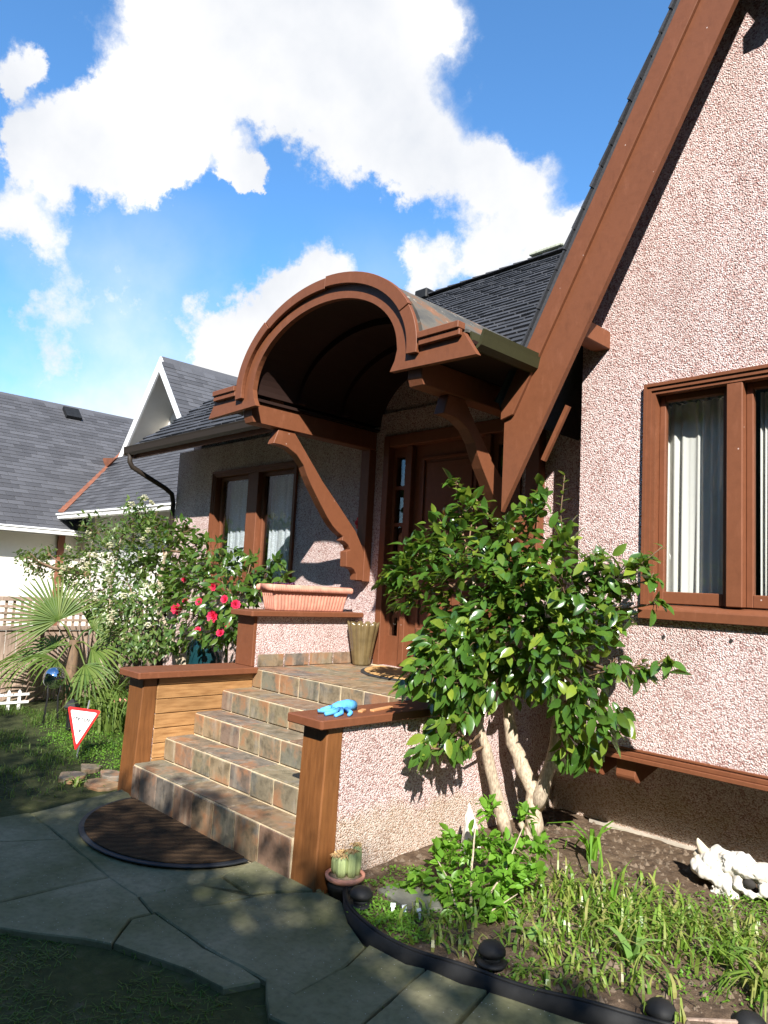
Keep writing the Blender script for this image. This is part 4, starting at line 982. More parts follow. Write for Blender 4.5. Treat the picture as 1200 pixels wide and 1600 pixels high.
# cactus pot
cp = thing('cactus_pot', 'small terracotta pot of stubby dried-topped cacti at the foot of the right post', 'potted cactus', (-3.20, 2.93, 0)); p = V((-3.195, 2.93, 0))
b = B(); b.lathe([(.085, -.02), (.09, .07), (.095, .075), (.1, .03)], p, 20); b.build('stand', M['black_plastic'], cp, True)
b = B(); b.lathe([(.075, .05), (.098, .075), (.112, .085), (.115, .105), (.10, .107), (.095, .098), (.0, .098)], p, 26); b.build('pot', M['terracotta'], cp, True)
b = B(); b.lathe([(.096, .0985), (.05, .106), (.001, .108)], p, 20); b.build('gravel', M['dark_crop'], cp, True)
rc = random.Random(6)
for (dx, dy, r, h) in ((-.045, -.03, .032, .10), (.015, -.045, .034, .115), (.05, .0, .032, .14), (-.01, .03, .034, .12), (.04, .045, .03, .17), (-.055, .02, .028, .1)):
    q = p+V((dx, dy, .1)); b = B(); b.lathe([(r*.8, 0), (r, h*.3), (r*1.02, h*.7), (r*.8, h*.94), (.004, h)], q, 40, lambda g, z: 1-.16*abs(math.sin(g*4.5)))
    cs_ = b.build('cactus', M['cactus_skin'], cp, True)
    b = B()
    for k in range(26): strap(b, q+V((rc.uniform(-.6, .6)*r, rc.uniform(-.6, .6)*r, h*.93)), rc.uniform(0, 6.28), rc.uniform(.02, .045), .012, .6, .9, 2)
    o = b.build('dried_flowers', M['dry_flower'], cs_); o['kind'] = 'stuff'
# plant tags, flat stone, stake
for k, (x, y, lab) in enumerate(((-2.778, 2.90, 'left'), (-2.715, 2.925, 'middle'), (-2.627, 2.947, 'right'))):
    b = B(); z = bed_z(x, y); b.box(-.008, .008, -.001, .001, -.05, .04); b.box(-.013, .013, -.002, .002, .03, .05)
    me = b.mesh('plant_tag', M['sign_white']); o = link('plant_tag', me, None, Matrix.Translation((x, y, z)) @ Matrix.Rotation(.8+.3*k, 4, 'Z') @ Matrix.Rotation(-.35, 4, 'X'))
    tag(o, lab+('most' if lab != 'middle' else '')+' of three small white plant tags in the bed beside the dome light', 'plant tag', 'white plant tags')
b = B(); b.prism([(-3.02, 3.02), (-2.72, 2.98), (-2.62, 3.12), (-2.78, 3.24), (-3.0, 3.2)], 'z', .02, .062); o = b.build('flat_stone', M['concrete'], bevel=.01); tag(o, 'dark flat stone lying in the bed behind the white plant tags', 'stone')
b = B(); b.obox((-1.40, 3.13, .03), (-1.16, 3.28, .07), .02, .02); o = b.build('wooden_stake', M['fence_wood'], bevel=.004); tag(o, 'thin brown wooden stake lying on the soil at the bottom right', 'stake')
for (x, z) in ((-2.181, 1.504), (-1.751, 1.517)):
    b = B(); b.lathe([(.011, 0), (.011, .004)], n=12); me = b.mesh('drain_hole', M['interior']); link('drain_hole', me, gwall, Matrix.Translation((x, YG-.002, z)) @ Matrix.Rotation(math.pi/2, 4, 'X'))
# pale pointed rock and cow skull
def lumpy(parts, voxel, name, mat, cut=None, disp=.0):
    bm = bmesh.new()
    for (c_, r_, rot) in parts:
        m = Matrix.Translation(c_) @ rot.to_matrix().to_4x4() @ Matrix.Diagonal((*r_, 1)); bmesh.ops.create_icosphere(bm, subdivisions=3, radius=1, matrix=m)
    me = bpy.data.meshes.new(name); bm.to_mesh(me); bm.free()
    o = bpy.data.objects.new('tmp', me); COL.objects.link(o)
    md = o.modifiers.new('r', 'REMESH'); md.mode = 'VOXEL'; md.voxel_size = voxel
    md = o.modifiers.new('s', 'SMOOTH'); md.iterations = 1
    if cut:
        cb = bmesh.new()
        for (c_, r_) in cut: bmesh.ops.create_icosphere(cb, subdivisions=2, radius=1, matrix=Matrix.Translation(c_) @ Matrix.Diagonal((*r_, 1)))
        cme = bpy.data.meshes.new('cut'); cb.to_mesh(cme); cb.free(); co = bpy.data.objects.new('cut', cme); COL.objects.link(co)
        md = o.modifiers.new('b', 'BOOLEAN'); md.operation = 'DIFFERENCE'; md.object = co; md.solver = 'EXACT'
    dg = bpy.context.evaluated_depsgraph_get(); out_ = bpy.data.meshes.new_from_object(o.evaluated_get(dg))
    bpy.data.objects.remove(o)
    if cut: bpy.data.objects.remove(co)
    for v in out_.vertices:
        n_ = mnoise.noise(v.co*18)*disp+mnoise.noise(v.co*48)*disp*.5; v.co += v.normal*n_
    out_.materials.clear(); out_.materials.append(M[mat]); out_.polygons.foreach_set('use_smooth', [True]*len(out_.polygons)); out_.name = name
    return out_
from mathutils import Euler
E0 = Euler((0, 0, 0)); sk = V((-1.74, 4.62, .06))
parts = [(sk+V((-.07, .05, .13)), (.10, .10, .10), Euler((0, .1, .1))), (sk+V((.05, .03, .165)), (.13, .09, .07), Euler((0, .05, 0))), (sk+V((.2, .03, .155)), (.14, .075, .06), Euler((0, .06, 0))), (sk+V((.36, .03, .13)), (.13, .06, .05), Euler((0, .12, 0))),
         (sk+V((-.14, .0, .11)), (.06, .05, .06), Euler((0, -.7, .2))), (sk+V((-.08, -.04, .08)), (.075, .035, .035), Euler((0, .4, .1))), (sk+V((.0, -.02, .06)), (.09, .06, .06), Euler((0, .5, 0))), (sk+V((-.03, -.04, .015)), (.035, .04, .06), Euler((0, .3, 0))), (sk+V((.04, -.04, .01)), (.05, .04, .05), Euler((0, .2, 0))),
         (sk+V((.09, -.045, .10)), (.03, .03, .05), Euler((0, -.5, 0))), (sk+V((.15, -.062, .065)), (.075, .02, .018), Euler((0, .1, 0))), (sk+V((.22, -.045, .085)), (.035, .025, .03), Euler((0, -.6, 0))), (sk+V((.24, .0, .11)), (.07, .05, .05), E0), (sk+V((.13, -.03, .165)), (.09, .045, .03), E0)]
skull = thing('cow_skull', 'weathered white cow skull lying against the house foot at the right edge', 'skull', (-1.74, 4.62, .04))
me = lumpy(parts, .008, 'cranium', 'white_bone', [(sk+V((.145, -.05, .108)), (.04, .06, .03)), (sk+V((.29, -.02, .10)), (.06, .05, .022)), (sk+V((-.085, -.07, .035)), (.035, .05, .03))], .02)
link('cranium', me, skull)
for (dx, dz, rx, rz) in ((.15, .112, .034, .025), (.30, .10, .045, .014)):
    b = B(); b.lathe([(math.sin(math.pi*i/8)+.001, -math.cos(math.pi*i/8)) for i in range(9)], n=16); mm = b.mesh('eye_socket', M['interior'], True); link('eye_socket', mm, skull, Matrix.Translation(sk+V((dx, -.058, dz))) @ Matrix.Diagonal((rx, .022, rz, 1)))
b = B(); b.tube([sk+V((-.12, .03, .17)), sk+V((-.15, .02, .205)), sk+V((-.165, .01, .24)), sk+V((-.17, .005, .262))], [.036, .03, .018, .004], 12); b.build('horn_core', M['bone_stain'], skull, True)
b = B(); b.tube([sk+V((-.13, .05, .14)), sk+V((-.175, .04, .15)), sk+V((-.2, .03, .17))], [.04, .034, .02], 10); b.build('broken_horn', M['bone_stain'], skull, True)
rk = V((-3.03, 3.86, .0)); bm = bmesh.new(); rr_ = random.Random(19)
for k in range(60):
    z = rr_.random()**1.3*.36; w = (.11-.085*(z/.36)**.8)*rr_.uniform(.75, 1.05); g = rr_.uniform(0, 6.283); bm.verts.new(rk+V((w*math.cos(g)-.06*z, w*.65*math.sin(g), z)))
bm.verts.new(rk+V((-.03, 0, .375))); hu = bmesh.ops.convex_hull(bm, input=list(bm.verts)); bmesh.ops.delete(bm, geom=[v for v in bm.verts if not v.link_faces], context='VERTS')
bmesh.ops.subdivide_edges(bm, edges=list(bm.edges), cuts=2, use_grid_fill=True); bm.normal_update()
for v in bm.verts: v.co += v.normal*(mnoise.noise(v.co*22)*.012+mnoise.noise(v.co*60)*.004)
me = bpy.data.meshes.new('white_rock'); bm.to_mesh(me); bm.free(); me.materials.append(M['white_bone'])
o = link('white_rock', me); tag(o, 'pointed bleached white rock beside the tree trunk behind the green shrub', 'rock')

# ================================================================== PLANTS
CAM_BLOBS= [(-3.98, 4.05, 1.8, 0.149), (-3.83, 4.1, 1.97, 0.187), (-3.91, 4.1, 1.68, 0.148), (-3.64, 4.2, 2.13, 0.204), (-3.4, 4.2, 2.3, 0.161), (-3.04, 4.2, 2.15, 0.189), (-2.84, 4.2, 2.3, 0.096), (-3.58, 4.2, 2.54, 0.058), (-3.46, 4.2, 2.43, 0.057), (-2.82, 4.2, 2.41, 0.061), (-2.72, 4.3, 2.09, 0.148), (-3.18, 4.1, 1.92, 0.247), (-3.59, 4.1, 1.81, 0.19), (-2.89, 4.15, 1.84, 0.239), (-2.62, 4.2, 1.78, 0.218), (-2.45, 4.3, 1.9, 0.175), (-2.31, 4.35, 1.88, 0.148), (-2.17, 4.35, 1.95, 0.072), (-2.05, 4.3, 1.87, 0.047), (-2.04, 4.3, 1.72, 0.054), (-3.17, 4.1, 1.58, 0.178), (-2.86, 4.2, 1.49, 0.238), (-2.54, 4.2, 1.52, 0.214), (-2.38, 4.3, 1.61, 0.163), (-2.25, 4.2, 1.31, 0.086), (-2.08, 4.2, 1.33, 0.069), (-1.92, 4.15, 1.37, 0.052), (-2.68, 4.2, 1.22, 0.167), (-2.44, 4.2, 1.11, 0.161), (-2.29, 4.25, 0.99, 0.111), (-2.55, 4.2, 0.97, 0.114), (-2.6, 4.3, 0.75, 0.108), (-2.47, 4.3, 0.82, 0.098), (-3.64, 4.25, 1.55, 0.155), (-3.09, 3.55, 1.38, 0.13), (-3.06, 3.32, 1.25, 0.086), (-3.12, 3.28, 1.15, 0.055), (-3.09, 3.76, 1.21, 0.15), (-3.12, 4.2, 1.23, 0.134), (-3.12, 3.74, 0.98, 0.125), (-3.09, 3.59, 0.84, 0.121), (-3.06, 3.41, 0.77, 0.07), (-3.12, 3.82, 0.73, 0.084), (-3.09, 3.93, 1.03, 0.085), (-3.02, 4.3, 1.15, 0.134), (-3.1, 4.3, 1.68, 0.227), (-2.84, 4.4, 1.6, 0.222), (-3.06, 4.05, 1.37, 0.152), (-3.12, 3.64, 1.48, 0.141), (-3.09, 3.78, 1.35, 0.143), (-3.06, 3.47, 1.19, 0.119), (-3.12, 3.87, 1.56, 0.129), (-3.09, 3.63, 1.11, 0.106), (-3.06, 3.99, 1.1, 0.111), (-3.12, 3.47, 1.38, 0.089)]
LCAM_BLOBS= [(-8.1, 4.6, 1.75, 0.394), (-8.99, 4.7, 2.07, 0.384), (-9.62, 4.8, 2.44, 0.27), (-7.51, 4.5, 1.91, 0.298), (-6.96, 4.5, 1.84, 0.213), (-6.32, 4.4, 1.78, 0.146), (-6.11, 4.4, 1.92, 0.091), (-5.93, 4.4, 1.76, 0.077), (-6.39, 4.3, 1.64, 0.165), (-6.86, 4.3, 1.49, 0.275), (-7.5, 4.3, 1.31, 0.291), (-8.37, 4.5, 1.58, 0.279), (-7.93, 4.4, 0.99, 0.167), (-6.58, 4.3, 1.3, 0.167), (-6.93, 4.3, 1.14, 0.193), (-9.61, 4.7, 1.89, 0.267), (-6.45, 4.3, 1.21, 0.119), (-8.53, 4.7, 2.32, 0.182), (-8.01, 4.6, 2.14, 0.173), (-6.67, 4.5, 1.99, 0.069)]
FLOWERS= [(-7.68, 4.2, 1.36, 0.066), (-6.79, 4.15, 1.33, 0.067), (-6.59, 4.15, 1.52, 0.046), (-6.32, 4.1, 1.48, 0.051), (-7.17, 4.2, 1.16, 0.038), (-6.63, 4.15, 1.17, 0.046), (-7.1, 4.3, 1.64, 0.046), (-7.18, 4.2, 1.46, 0.046), (-6.51, 4.15, 1.27, 0.036), (-6.99, 4.2, 1.06, 0.031), (-7.49, 4.2, 1.46, 0.036), (-7.74, 4.3, 1.7, 0.03)]
WHITE_BLOBS= [(-13.49, 5.6, 2.49, 0.382), (-12.59, 5.6, 2.13, 0.476), (-11.88, 5.6, 2.35, 0.436), (-13.94, 5.6, 1.89, 0.438), (-12.98, 5.6, 1.44, 0.507), (-11.97, 5.6, 1.59, 0.458), (-11.8, 5.4, 1.06, 0.446), (-10.91, 5.4, 1.21, 0.403), (-14.5, 5.6, 1.63, 0.375), (-16.89, 5.8, 1.86, 0.367), (-17.74, 5.8, 2.0, 0.235), (-16.37, 5.8, 2.08, 0.193), (-11.84, 5.6, 2.79, 0.284), (-10.11, 5.2, 0.78, 0.301), (-10.71, 5.2, 0.64, 0.293)]
TRUNKS= [[(-3.08, 4.3, 0.1), (-3.16, 4.2, 0.53), (-3.19, 4.1, 0.84), (-3.19, 4.03, 1.23), (-3.21, 4.05, 1.58), (-3.31, 4.1, 1.89)], [(-2.94, 4.45, 0.1), (-2.97, 4.45, 0.38), (-3.12, 4.4, 0.69), (-3.18, 4.4, 1.01), (-3.16, 4.4, 1.49), (-3.14, 4.35, 1.95)], [(-2.94, 4.45, 0.28), (-2.86, 4.5, 0.62), (-2.78, 4.5, 1.02), (-2.74, 4.45, 1.44), (-2.62, 4.4, 1.83)]]
LTRUNK= [(-7.74, 4.5, 0.56), (-8.25, 4.5, 0.88), (-8.77, 4.55, 1.24), (-8.92, 4.6, 1.73), (-8.77, 4.6, 2.06)]
SHRUB= [(-2.64, 3.5, 0.51, 0.055), (-2.84, 3.4, 0.27, 0.067), (-2.77, 3.35, 0.21, 0.102), (-2.67, 3.45, 0.27, 0.109), (-2.53, 3.5, 0.3, 0.107), (-2.45, 3.6, 0.49, 0.058), (-2.39, 3.6, 0.35, 0.078), (-2.39, 3.4, 0.23, 0.103), (-2.52, 3.3, 0.16, 0.117), (-2.7, 3.25, 0.1, 0.099), (-2.85, 3.2, 0.12, 0.079), (-2.52, 3.15, 0.05, 0.087), (-2.38, 3.25, 0.11, 0.093), (-2.34, 3.5, 0.26, 0.069), (-2.89, 3.4, 0.22, 0.052), (-2.9, 3.15, 0.04, 0.064)]
WHITE_BLOBS = [(x*.75, y*.75, 1.73+(z-1.73)*.75, r*.75) for x, y, z, r in WHITE_BLOBS]
def woody(name, label, stems, blobs, leaf, dens, ln, cen, lname='leaf', single=300, twig_r=.008, group=None, seed=1, upb=.55, tw=True):
    rg = random.Random(seed); base = stems[0][0][0]
    t = thing(name, label, 'tree' if 'tree' in name else 'shrub', tuple(base), group)
    nodes = []
    for pts, rad in stems:
        P = [V(p) for p in pts]; dn = []; rr = []
        for i in range(len(P)-1):
            for k in range(4):
                u = k/4; q = P[i].lerp(P[i+1], u)+V((rg.uniform(-1, 1), rg.uniform(-1, 1), 0))*rad*.22; dn.append(q); rr.append((rad*(1-.72*(i+u)/(len(P)-1)))*rg.uniform(.9, 1.12))
        dn.append(P[-1]); rr.append(rad*.25)
        b = B(); b.tube(dn, rr, 12); b.build('trunk', M['bark'], t, True); nodes += dn[3:]
    for bl in blobs:
        b = B(); c = V(bl[:3]); nd = min(nodes, key=lambda q: (q-c).length+max(0, q.z-c.z)*1.5)
        mid = nd.lerp(c, .5)+V((rg.uniform(-.06, .06), rg.uniform(-.06, .06), -.06)); r0 = twig_r*(1+(c-nd).length)
        b.tube([nd, nd.lerp(mid, .5), mid, mid.lerp(c, .6), c], [r0, r0*.85, r0*.65, r0*.5, r0*.3], 6)
        if tw:
            for _ in range(int(4+30*bl[3])):
                e = c+rdir(rg)*bl[3]*rg.uniform(.7, 1.0); b.tube([c.lerp(mid, .15), c.lerp(e, .5)+V((0, 0, .02)), e], [r0*.3, r0*.22, r0*.12], 5)
        b.build('branch', M['twig'], t, True)
    pieces(t, lname, leaf, leaf_cloud(blobs, dens, ln, cen, upb, rng=rg), 'inner_leaves', single)
    return t
lf = leaf_mesh('leaf', M['camellia_leaf'], .56, .16, .22)
cam_tree = woody('camellia_tree', 'glossy-leaved multi-stemmed camellia tree in front of the porch wall', [(p, r) for p, r in zip(TRUNKS, (.045, .062, .055))], CAM_BLOBS, lf, 58, .114, (-3.05, 4.55, 1.4), seed=11)
b = B(); b.tube([(-2.88, 4.35, .03), (-2.92, 4.33, .12), (-2.97, 4.30, .2)], [.03, .026, .02], 8); b.build('stub', M['bark'], cam_tree, True)
b = B(); b.tube([(-3.42, 4.3, 1.0), (-3.44, 4.25, 1.12), (-3.47, 4.22, 1.24)], [.022, .02, .012], 8); b.build('stub', M['bark'], cam_tree, True)
yl = leaf_mesh('yellow_leaf', M['gold_leaf'], .5, .12, .2); rg = random.Random(9)
for k in range(9):
    p = V((-3.16+rg.uniform(-.04, .05), 3.98, .86+.028*k)); link('yellow_leaf', yl, cam_tree, frame(p, V((rg.uniform(-.5, .5), -.3, -1)), V((.4, -1, .3))) @ Matrix.Scale(.085, 4))
# upright shoots above the crown
for (pts, n) in (([(-2.72, 4.35, 2.05), (-2.74, 4.33, 2.3), (-2.71, 4.32, 2.56)], 16), ([(-3.25, 4.25, 2.25), (-3.4, 4.22, 2.42), (-3.6, 4.2, 2.56)], 14), ([(-2.98, 4.25, 2.2), (-2.86, 4.22, 2.36), (-2.80, 4.2, 2.5)], 12), ([(-2.35, 4.3, 1.8), (-2.16, 4.28, 1.93), (-1.98, 4.25, 2.06)], 10), ([(-3.8, 4.1, 1.75), (-4.0, 4.05, 1.78), (-4.12, 4.02, 1.86)], 10)):
    P = [V(p) for p in pts]; b = B(); b.tube(P, [.007, .005, .003], 6); b.build('shoot', M['twig'], cam_tree, True)
    ls = leaf_mesh('shoot_leaf', M['left_leaf'], .45, .14, .15)
    for k in range(n):
        u = .25+.75*k/(n-1); q = P[0].lerp(P[1], u*2) if u < .5 else P[1].lerp(P[2], u*2-1); a_ = k*2.4
        link('shoot_leaf', ls, cam_tree, frame(q, V((math.cos(a_), math.sin(a_), .5)), V((-.3*math.cos(a_), -.3*math.sin(a_), 1))) @ Matrix.Scale(rg.uniform(.05, .08), 4))

lf2 = leaf_mesh('leaf', M['left_leaf'], .5, .14, .18)
lc = woody('camellia_bush', 'camellia bush with red flowers left of the porch, under the window', [(LTRUNK, .06), ([(-7.7, 4.6, .0), (-7.72, 4.52, .3), (-7.74, 4.5, .56)], .07), ([(-6.9, 4.5, 0), (-6.95, 4.45, .6), (-6.9, 4.4, 1.2), (-6.7, 4.4, 1.6)], .03)], LCAM_BLOBS, lf2, 42, .115, (-7.6, 4.9, 1.4), seed=13)
pet = leaf_mesh('petal', M['petal_red'], .95, .25, -.25, 3, .2)
for (x, y, z, r) in FLOWERS:
    fb = B(); c = V((x, y, z)); ax = (V((.6, -.7, .15))+rdir(rg)*.35).normalized(); e1 = ax.orthogonal().normalized(); e2 = ax.cross(e1)
    vs = [v.co.copy() for v in pet.vertices]; fs = [tuple(p.vertices) for p in pet.polygons]
    for ring_, (n, tilt, s) in enumerate(((9, .25, 1.0), (7, .6, .8), (6, .95, .6), (4, 1.25, .42))):
        for k in range(n):
            a_ = 6.283*(k+.5*ring_)/n; d = (e1*math.cos(a_)+e2*math.sin(a_))*math.cos(tilt)+ax*math.sin(tilt)
            m = frame(c, d, ax) @ Matrix.Scale(r*1.15*s, 4); fb.add([m @ v for v in vs], fs)
    fb.build('flower', M['petal_red'], lc, True)
lf3 = leaf_mesh('leaf', M['viburnum_leaf'], .5, .14, .15)
wsb = woody('flowering_shrub', 'tall white-flowering evergreen shrub behind the palm at the left', [([(-9.4, 4.3, 0), (-9.4, 4.25, .8), (-9.5, 4.2, 1.6), (-9.3, 4.2, 2.2)], .04), ([(-9.5, 4.3, 0), (-9.9, 4.25, .9), (-10.2, 4.2, 1.7)], .035), ([(-9.3, 4.25, 0), (-8.9, 4.2, .8), (-8.7, 4.2, 1.5)], .035)], WHITE_BLOBS, lf3, 70, .075, (-9.5, 4.5, 1.2), seed=17, single=200)
wp = B(); rw = random.Random(3)
for k in range(46):
    bl = rw.choice(WHITE_BLOBS[:9]+WHITE_BLOBS[12:13]); c = V(bl[:3])+(rdir(rw)+V((.4, -.5, .2))).normalized()*bl[3]*.98; fb = B()
    for j in range(14):
        q = c+rdir(rw)*.035
        for m_ in range(4):
            a_ = m_*1.57+j; d = V((math.cos(a_), math.sin(a_)*.6, .5)); fm = frame(q, d, V((.3, -.5, 1))) @ Matrix.Scale(.02, 4)
            fb.add([fm @ V(p) for p in ((-.4, .1, 0), (0, 0, 0), (.4, .1, 0), (.3, 1, 0), (-.3, 1, 0))], [(0, 1, 2, 3, 4)])
    fb.build('flower_head', M['petal_white'], wsb)
lf4 = leaf_mesh('leaf', M['fresh_leaf'], .62, .18, .1)
yb = woody('leafy_shrub', 'bright green young shrub in the bed in front of the tree trunk', [([(-2.5, 3.2, .03), (-2.58, 3.3, .25), (-2.66, 3.42, .46)], .009), ([(-2.48, 3.18, .03), (-2.42, 3.38, .25), (-2.43, 3.56, .46)], .009), ([(-2.54, 3.16, .03), (-2.7, 3.25, .15), (-2.82, 3.28, .22)], .008), ([(-2.46, 3.15, .03), (-2.36, 3.2, .12), (-2.28, 3.3, .2)], .007)], SHRUB, lf4, 190, .062, (-2.55, 3.35, .0), seed=23, twig_r=.003)
# palm
palm = thing('fan_palm', 'small fan palm with spiky radiating leaves before the wooden fence', 'palm', (-9.55, 3.80, 0))
b = B(); b.tube([(-9.5, 3.78, -.02), (-9.52, 3.8, .4), (-9.56, 3.82, .85)], [.07, .075, .06], 12); b.build('trunk', M['twig'], palm, True)
def fan(hub, d, n, R, spread, nb_, droop):
    b = B(); hub = V(hub); d = V(d).normalized(); n = V(n).normalized(); x = d.cross(n).normalized(); n = x.cross(d)
    for k in range(nb_):
        a_ = (k/(nb_-1)-.5)*spread; dd = d*math.cos(a_)+x*math.sin(a_); side = n.cross(dd).normalized(); L = R*(1-.18*abs(a_)/spread*2)*rg.uniform(.92, 1.05); w = .0135
        vs = []; 
        for i in range(6):
            t = i/5; p = hub+dd*L*t-V((0, 0, 1))*droop*L*t**2.5-n*.02*math.cos(k*3.14)*t; ww = w*(.3+.9*min(1, t*2.5))*(1-t**4)
            vs += [p-side*ww+n*.008*t, p-n*.006, p+side*ww+n*.008*t]
        b.add(vs, [f for i in range(5) for f in ((i*3, i*3+1, i*3+4, i*3+3), (i*3+1, i*3+2, i*3+5, i*3+4))])
    o = b.build('frond', M['palm_leaf'], palm, True)
    b = B(); b.tube([(-9.56, 3.82, .8), V((-9.56, 3.82, .85)).lerp(hub, .5)+V((0, 0, .03)), hub], [.014, .011, .009], 6); b.build('stalk', M['palm_leaf'], o, True)
tc_ = (EYE-V((-9.6, 3.8, 1.1))).normalized()
fan((-9.62, 3.62, 1.10), (-.35, -.42, .75), (tc_.x, tc_.y, .25), .72, 3.4, 32, .06)
fan((-9.9, 3.45, .62), (-.6, -.75, -.1), (.4, -.2, 1), .62, 2.4, 20, .35)
fan((-9.2, 3.9, .78), (.75, .5, .2), (.5, -.6, .8), .66, 2.6, 22, .4)
fan((-9.35, 3.55, .62), (.3, -.5, .1), (.6, -.5, .7), .55, 2.8, 20, .55)
fan((-9.6, 4.05, 1.0), (.2, .8, .6), (.6, -.6, .3), .7, 2.8, 22, .2)
fan((-9.75, 3.65, .72), (-.5, -.25, .2), (.6, -.3, .7), .7, 2.6, 22, .45)
fan((-9.0, 3.75, .6), (.6, .1, -.2), (.5, -.4, .8), .55, 2.2, 18, .5)
# strap-leaved clumps
def clump(name, label, x, y, n, L, w, lean, mat='strap_leaf', curl=.9, z=None, spread=.06, cat='plant', group=None, seed=1):
    rg_ = random.Random(seed); b = B(); z = z if z is not None else bed_z(x, y)
    for k in range(n): strap(b, (x+rg_.uniform(-spread, spread), y+rg_.uniform(-spread, spread), z-.01), rg_.uniform(0, 6.283), L*rg_.uniform(.6, 1.1), w*rg_.uniform(.7, 1.15), lean*rg_.uniform(.3, 1.3), curl*rg_.uniform(.4, 1.3), 5)
    t = thing(name, label, cat, (x, y, z), group); b.build('leaves', M[mat], t); return t
clump('strappy_plant', 'clump of long arching strap leaves left of the stained left post', -8.0, 3.75, 70, .75, .03, .5, 'palm_leaf', .9, 0, .22, seed=2)
clump('strappy_plant', 'clump of strap leaves between the palm and the camellia bush', -8.9, 4.0, 60, .8, .03, .5, 'palm_leaf', .9, 0, .2, seed=3)
clump('arching_plant', 'tall single plant with drooping ribbon leaves near the house foot, right of the tree', -2.50, 4.43, 9, .42, .035, .25, 'fresh_leaf', 1.9, None, .025, seed=4)
clump('broad_leaf_plant', 'pale plant with broad upright and curling leaves in the middle of the bed', -1.70, 3.40, 6, .24, .05, .6, 'pale_leaf', .8, None, .02, seed=8)
clump('broad_leaf_plant', 'grey-green plant with broad leaves at the right side of the bed', -1.42, 3.72, 5, .22, .05, .9, 'pale_leaf', .7, None, .03, seed=12)
clump('rosette_plant', 'large spidery strap-leaved plant at the bottom right of the bed', -1.20, 3.62, 44, .26, .022, .9, 'strap_leaf', .9, None, .04, seed=6)
clump('rosette_plant', 'dark little rosette plant beside the paving at the left', -6.22, 2.62, 22, .13, .02, .9, 'strap_leaf', .8, -.04, .02, seed=7)
clump('tall_blade_plant', 'single tall upright blade plant rising above the bulb leaves', -1.98, 3.72, 5, .34, .03, .12, 'fresh_leaf', .2, None, .015, seed=9)
clump('broad_leaf_plant', 'single round pale leaf at the foot of the bright green shrub', -2.13, 3.2, 3, .17, .055, .8, 'pale_leaf', .5, None, .01, seed=21)
# bulb foliage and ground cover nobody could count
rb = random.Random(14); b = B()
def bulb(cx, cy, n, L, sp, lean=.45):
    for k in range(int(n*.6)):
        x, y = cx+rb.gauss(0, sp), cy+rb.gauss(0, sp)
        if y < edge_y(x)+.04 or x < -3.2: continue
        strap(b, (x, y, bed_z(x, y)-.01), rb.uniform(0, 6.283), L*rb.uniform(.5, 1.15), rb.uniform(.010, .02), lean*rb.uniform(.2, 1.6), rb.uniform(.2, 1.1), 4)
for (x, y, n, L, sp) in ((-2.0, 3.75, 190, .2, .16), (-1.75, 3.6, 190, .2, .16), (-1.6, 3.85, 150, .2, .15), (-1.85, 4.05, 120, .17, .14), (-2.25, 3.65, 120, .16, .12), (-2.25, 3.95, 110, .18, .12), (-2.35, 3.3, 90, .14, .1), (-2.05, 3.15, 90, .13, .1), (-1.8, 3.1, 80, .12, .1), (-1.6, 3.2, 70, .12, .1), (-2.5, 2.95, 80, .13, .1), (-1.35, 3.95, 120, .2, .14), (-1.1, 3.8, 90, .2, .14), (-2.55, 3.75, 60, .15, .1), (-2.0, 3.4, 60, .14, .1), (-1.35, 4.3, 50, .12, .12), (-2.3, 2.9, 50, .12, .08), (-1.9, 2.95, 50, .11, .08), (-1.2, 4.1, 60, .15, .15)): bulb(x, y, n, L, sp)
o = b.build('bulb_leaves', M['strap_leaf']); tag(o, 'spring bulb leaves spread over the planting bed', 'bulb leaves'); o['kind'] = 'stuff'
b = B()
def lowcover(cx, cy, n, r, zf, hs=.03):
    for k in range(n):
        a_ = rb.uniform(0, 6.283); q = r*math.sqrt(rb.random()); x, y = cx+math.cos(a_)*q, cy+math.sin(a_)*q
        p = V((x, y, zf(x, y)+rb.uniform(.0, hs)*(1-(q/r)**2)+.004)); fm = frame(p, V((rb.uniform(-1, 1), rb.uniform(-1, 1), rb.uniform(-.1, .7))), V((rb.uniform(-.5, .5), rb.uniform(-.5, .5), 1))) @ Matrix.Scale(rb.uniform(.014, .026), 4)
        b.add([fm @ V(v) for v in ((0, 0, 0), (.3, .45, .06), (0, 1, 0), (-.3, .45, .06))], [(0, 1, 2, 3)])
for (x, y, n, r) in ((-2.85, 2.84, 500, .14), (-2.7, 2.82, 420, .12), (-3.0, 3.05, 260, .16), (-3.08, 3.3, 150, .15), (-2.55, 2.78, 250, .1), (-1.55, 4.5, 500, .2), (-1.3, 4.6, 400, .22), (-2.2, 4.3, 60, .15), (-1.75, 4.35, 120, .15), (-2.2, 3.45, 160, .2), (-1.9, 3.3, 160, .2), (-1.6, 3.45, 140, .2), (-2.6, 3.0, 160, .15), (-1.35, 3.5, 140, .2), (-2.0, 2.95, 140, .12)): lowcover(x, y, n, r, bed_z)
gz = lambda x, y: -.05
for k in range(46): x, y = rb.uniform(-8.6, -6.1), rb.uniform(3.0, 4.2); lowcover(x, y, 130, .2, gz, .12)
o = b.build('ground_cover', M['fresh_leaf']); tag(o, 'low leafy ground cover in the bed and along the lawn edge', 'ground cover'); o['kind'] = 'stuff'
b = B(); rg = random.Random(77)
for k in range(15000):
    x, y = rg.uniform(-10.4, -5.95), rg.uniform(1.2, 4.6)
    if mnoise.noise(V((x*1.5, y*1.5, 0))) < -.22+.3*rg.random(): continue
    if x > -6.9 and y < 3.1 and rg.random() < .75: continue
    strap(b, (x, y, -.055), rg.uniform(0, 6.283), rg.uniform(.05, .13)*(1.35 if y > 3 else 1), .006, rg.uniform(.1, .7), .8, 2)
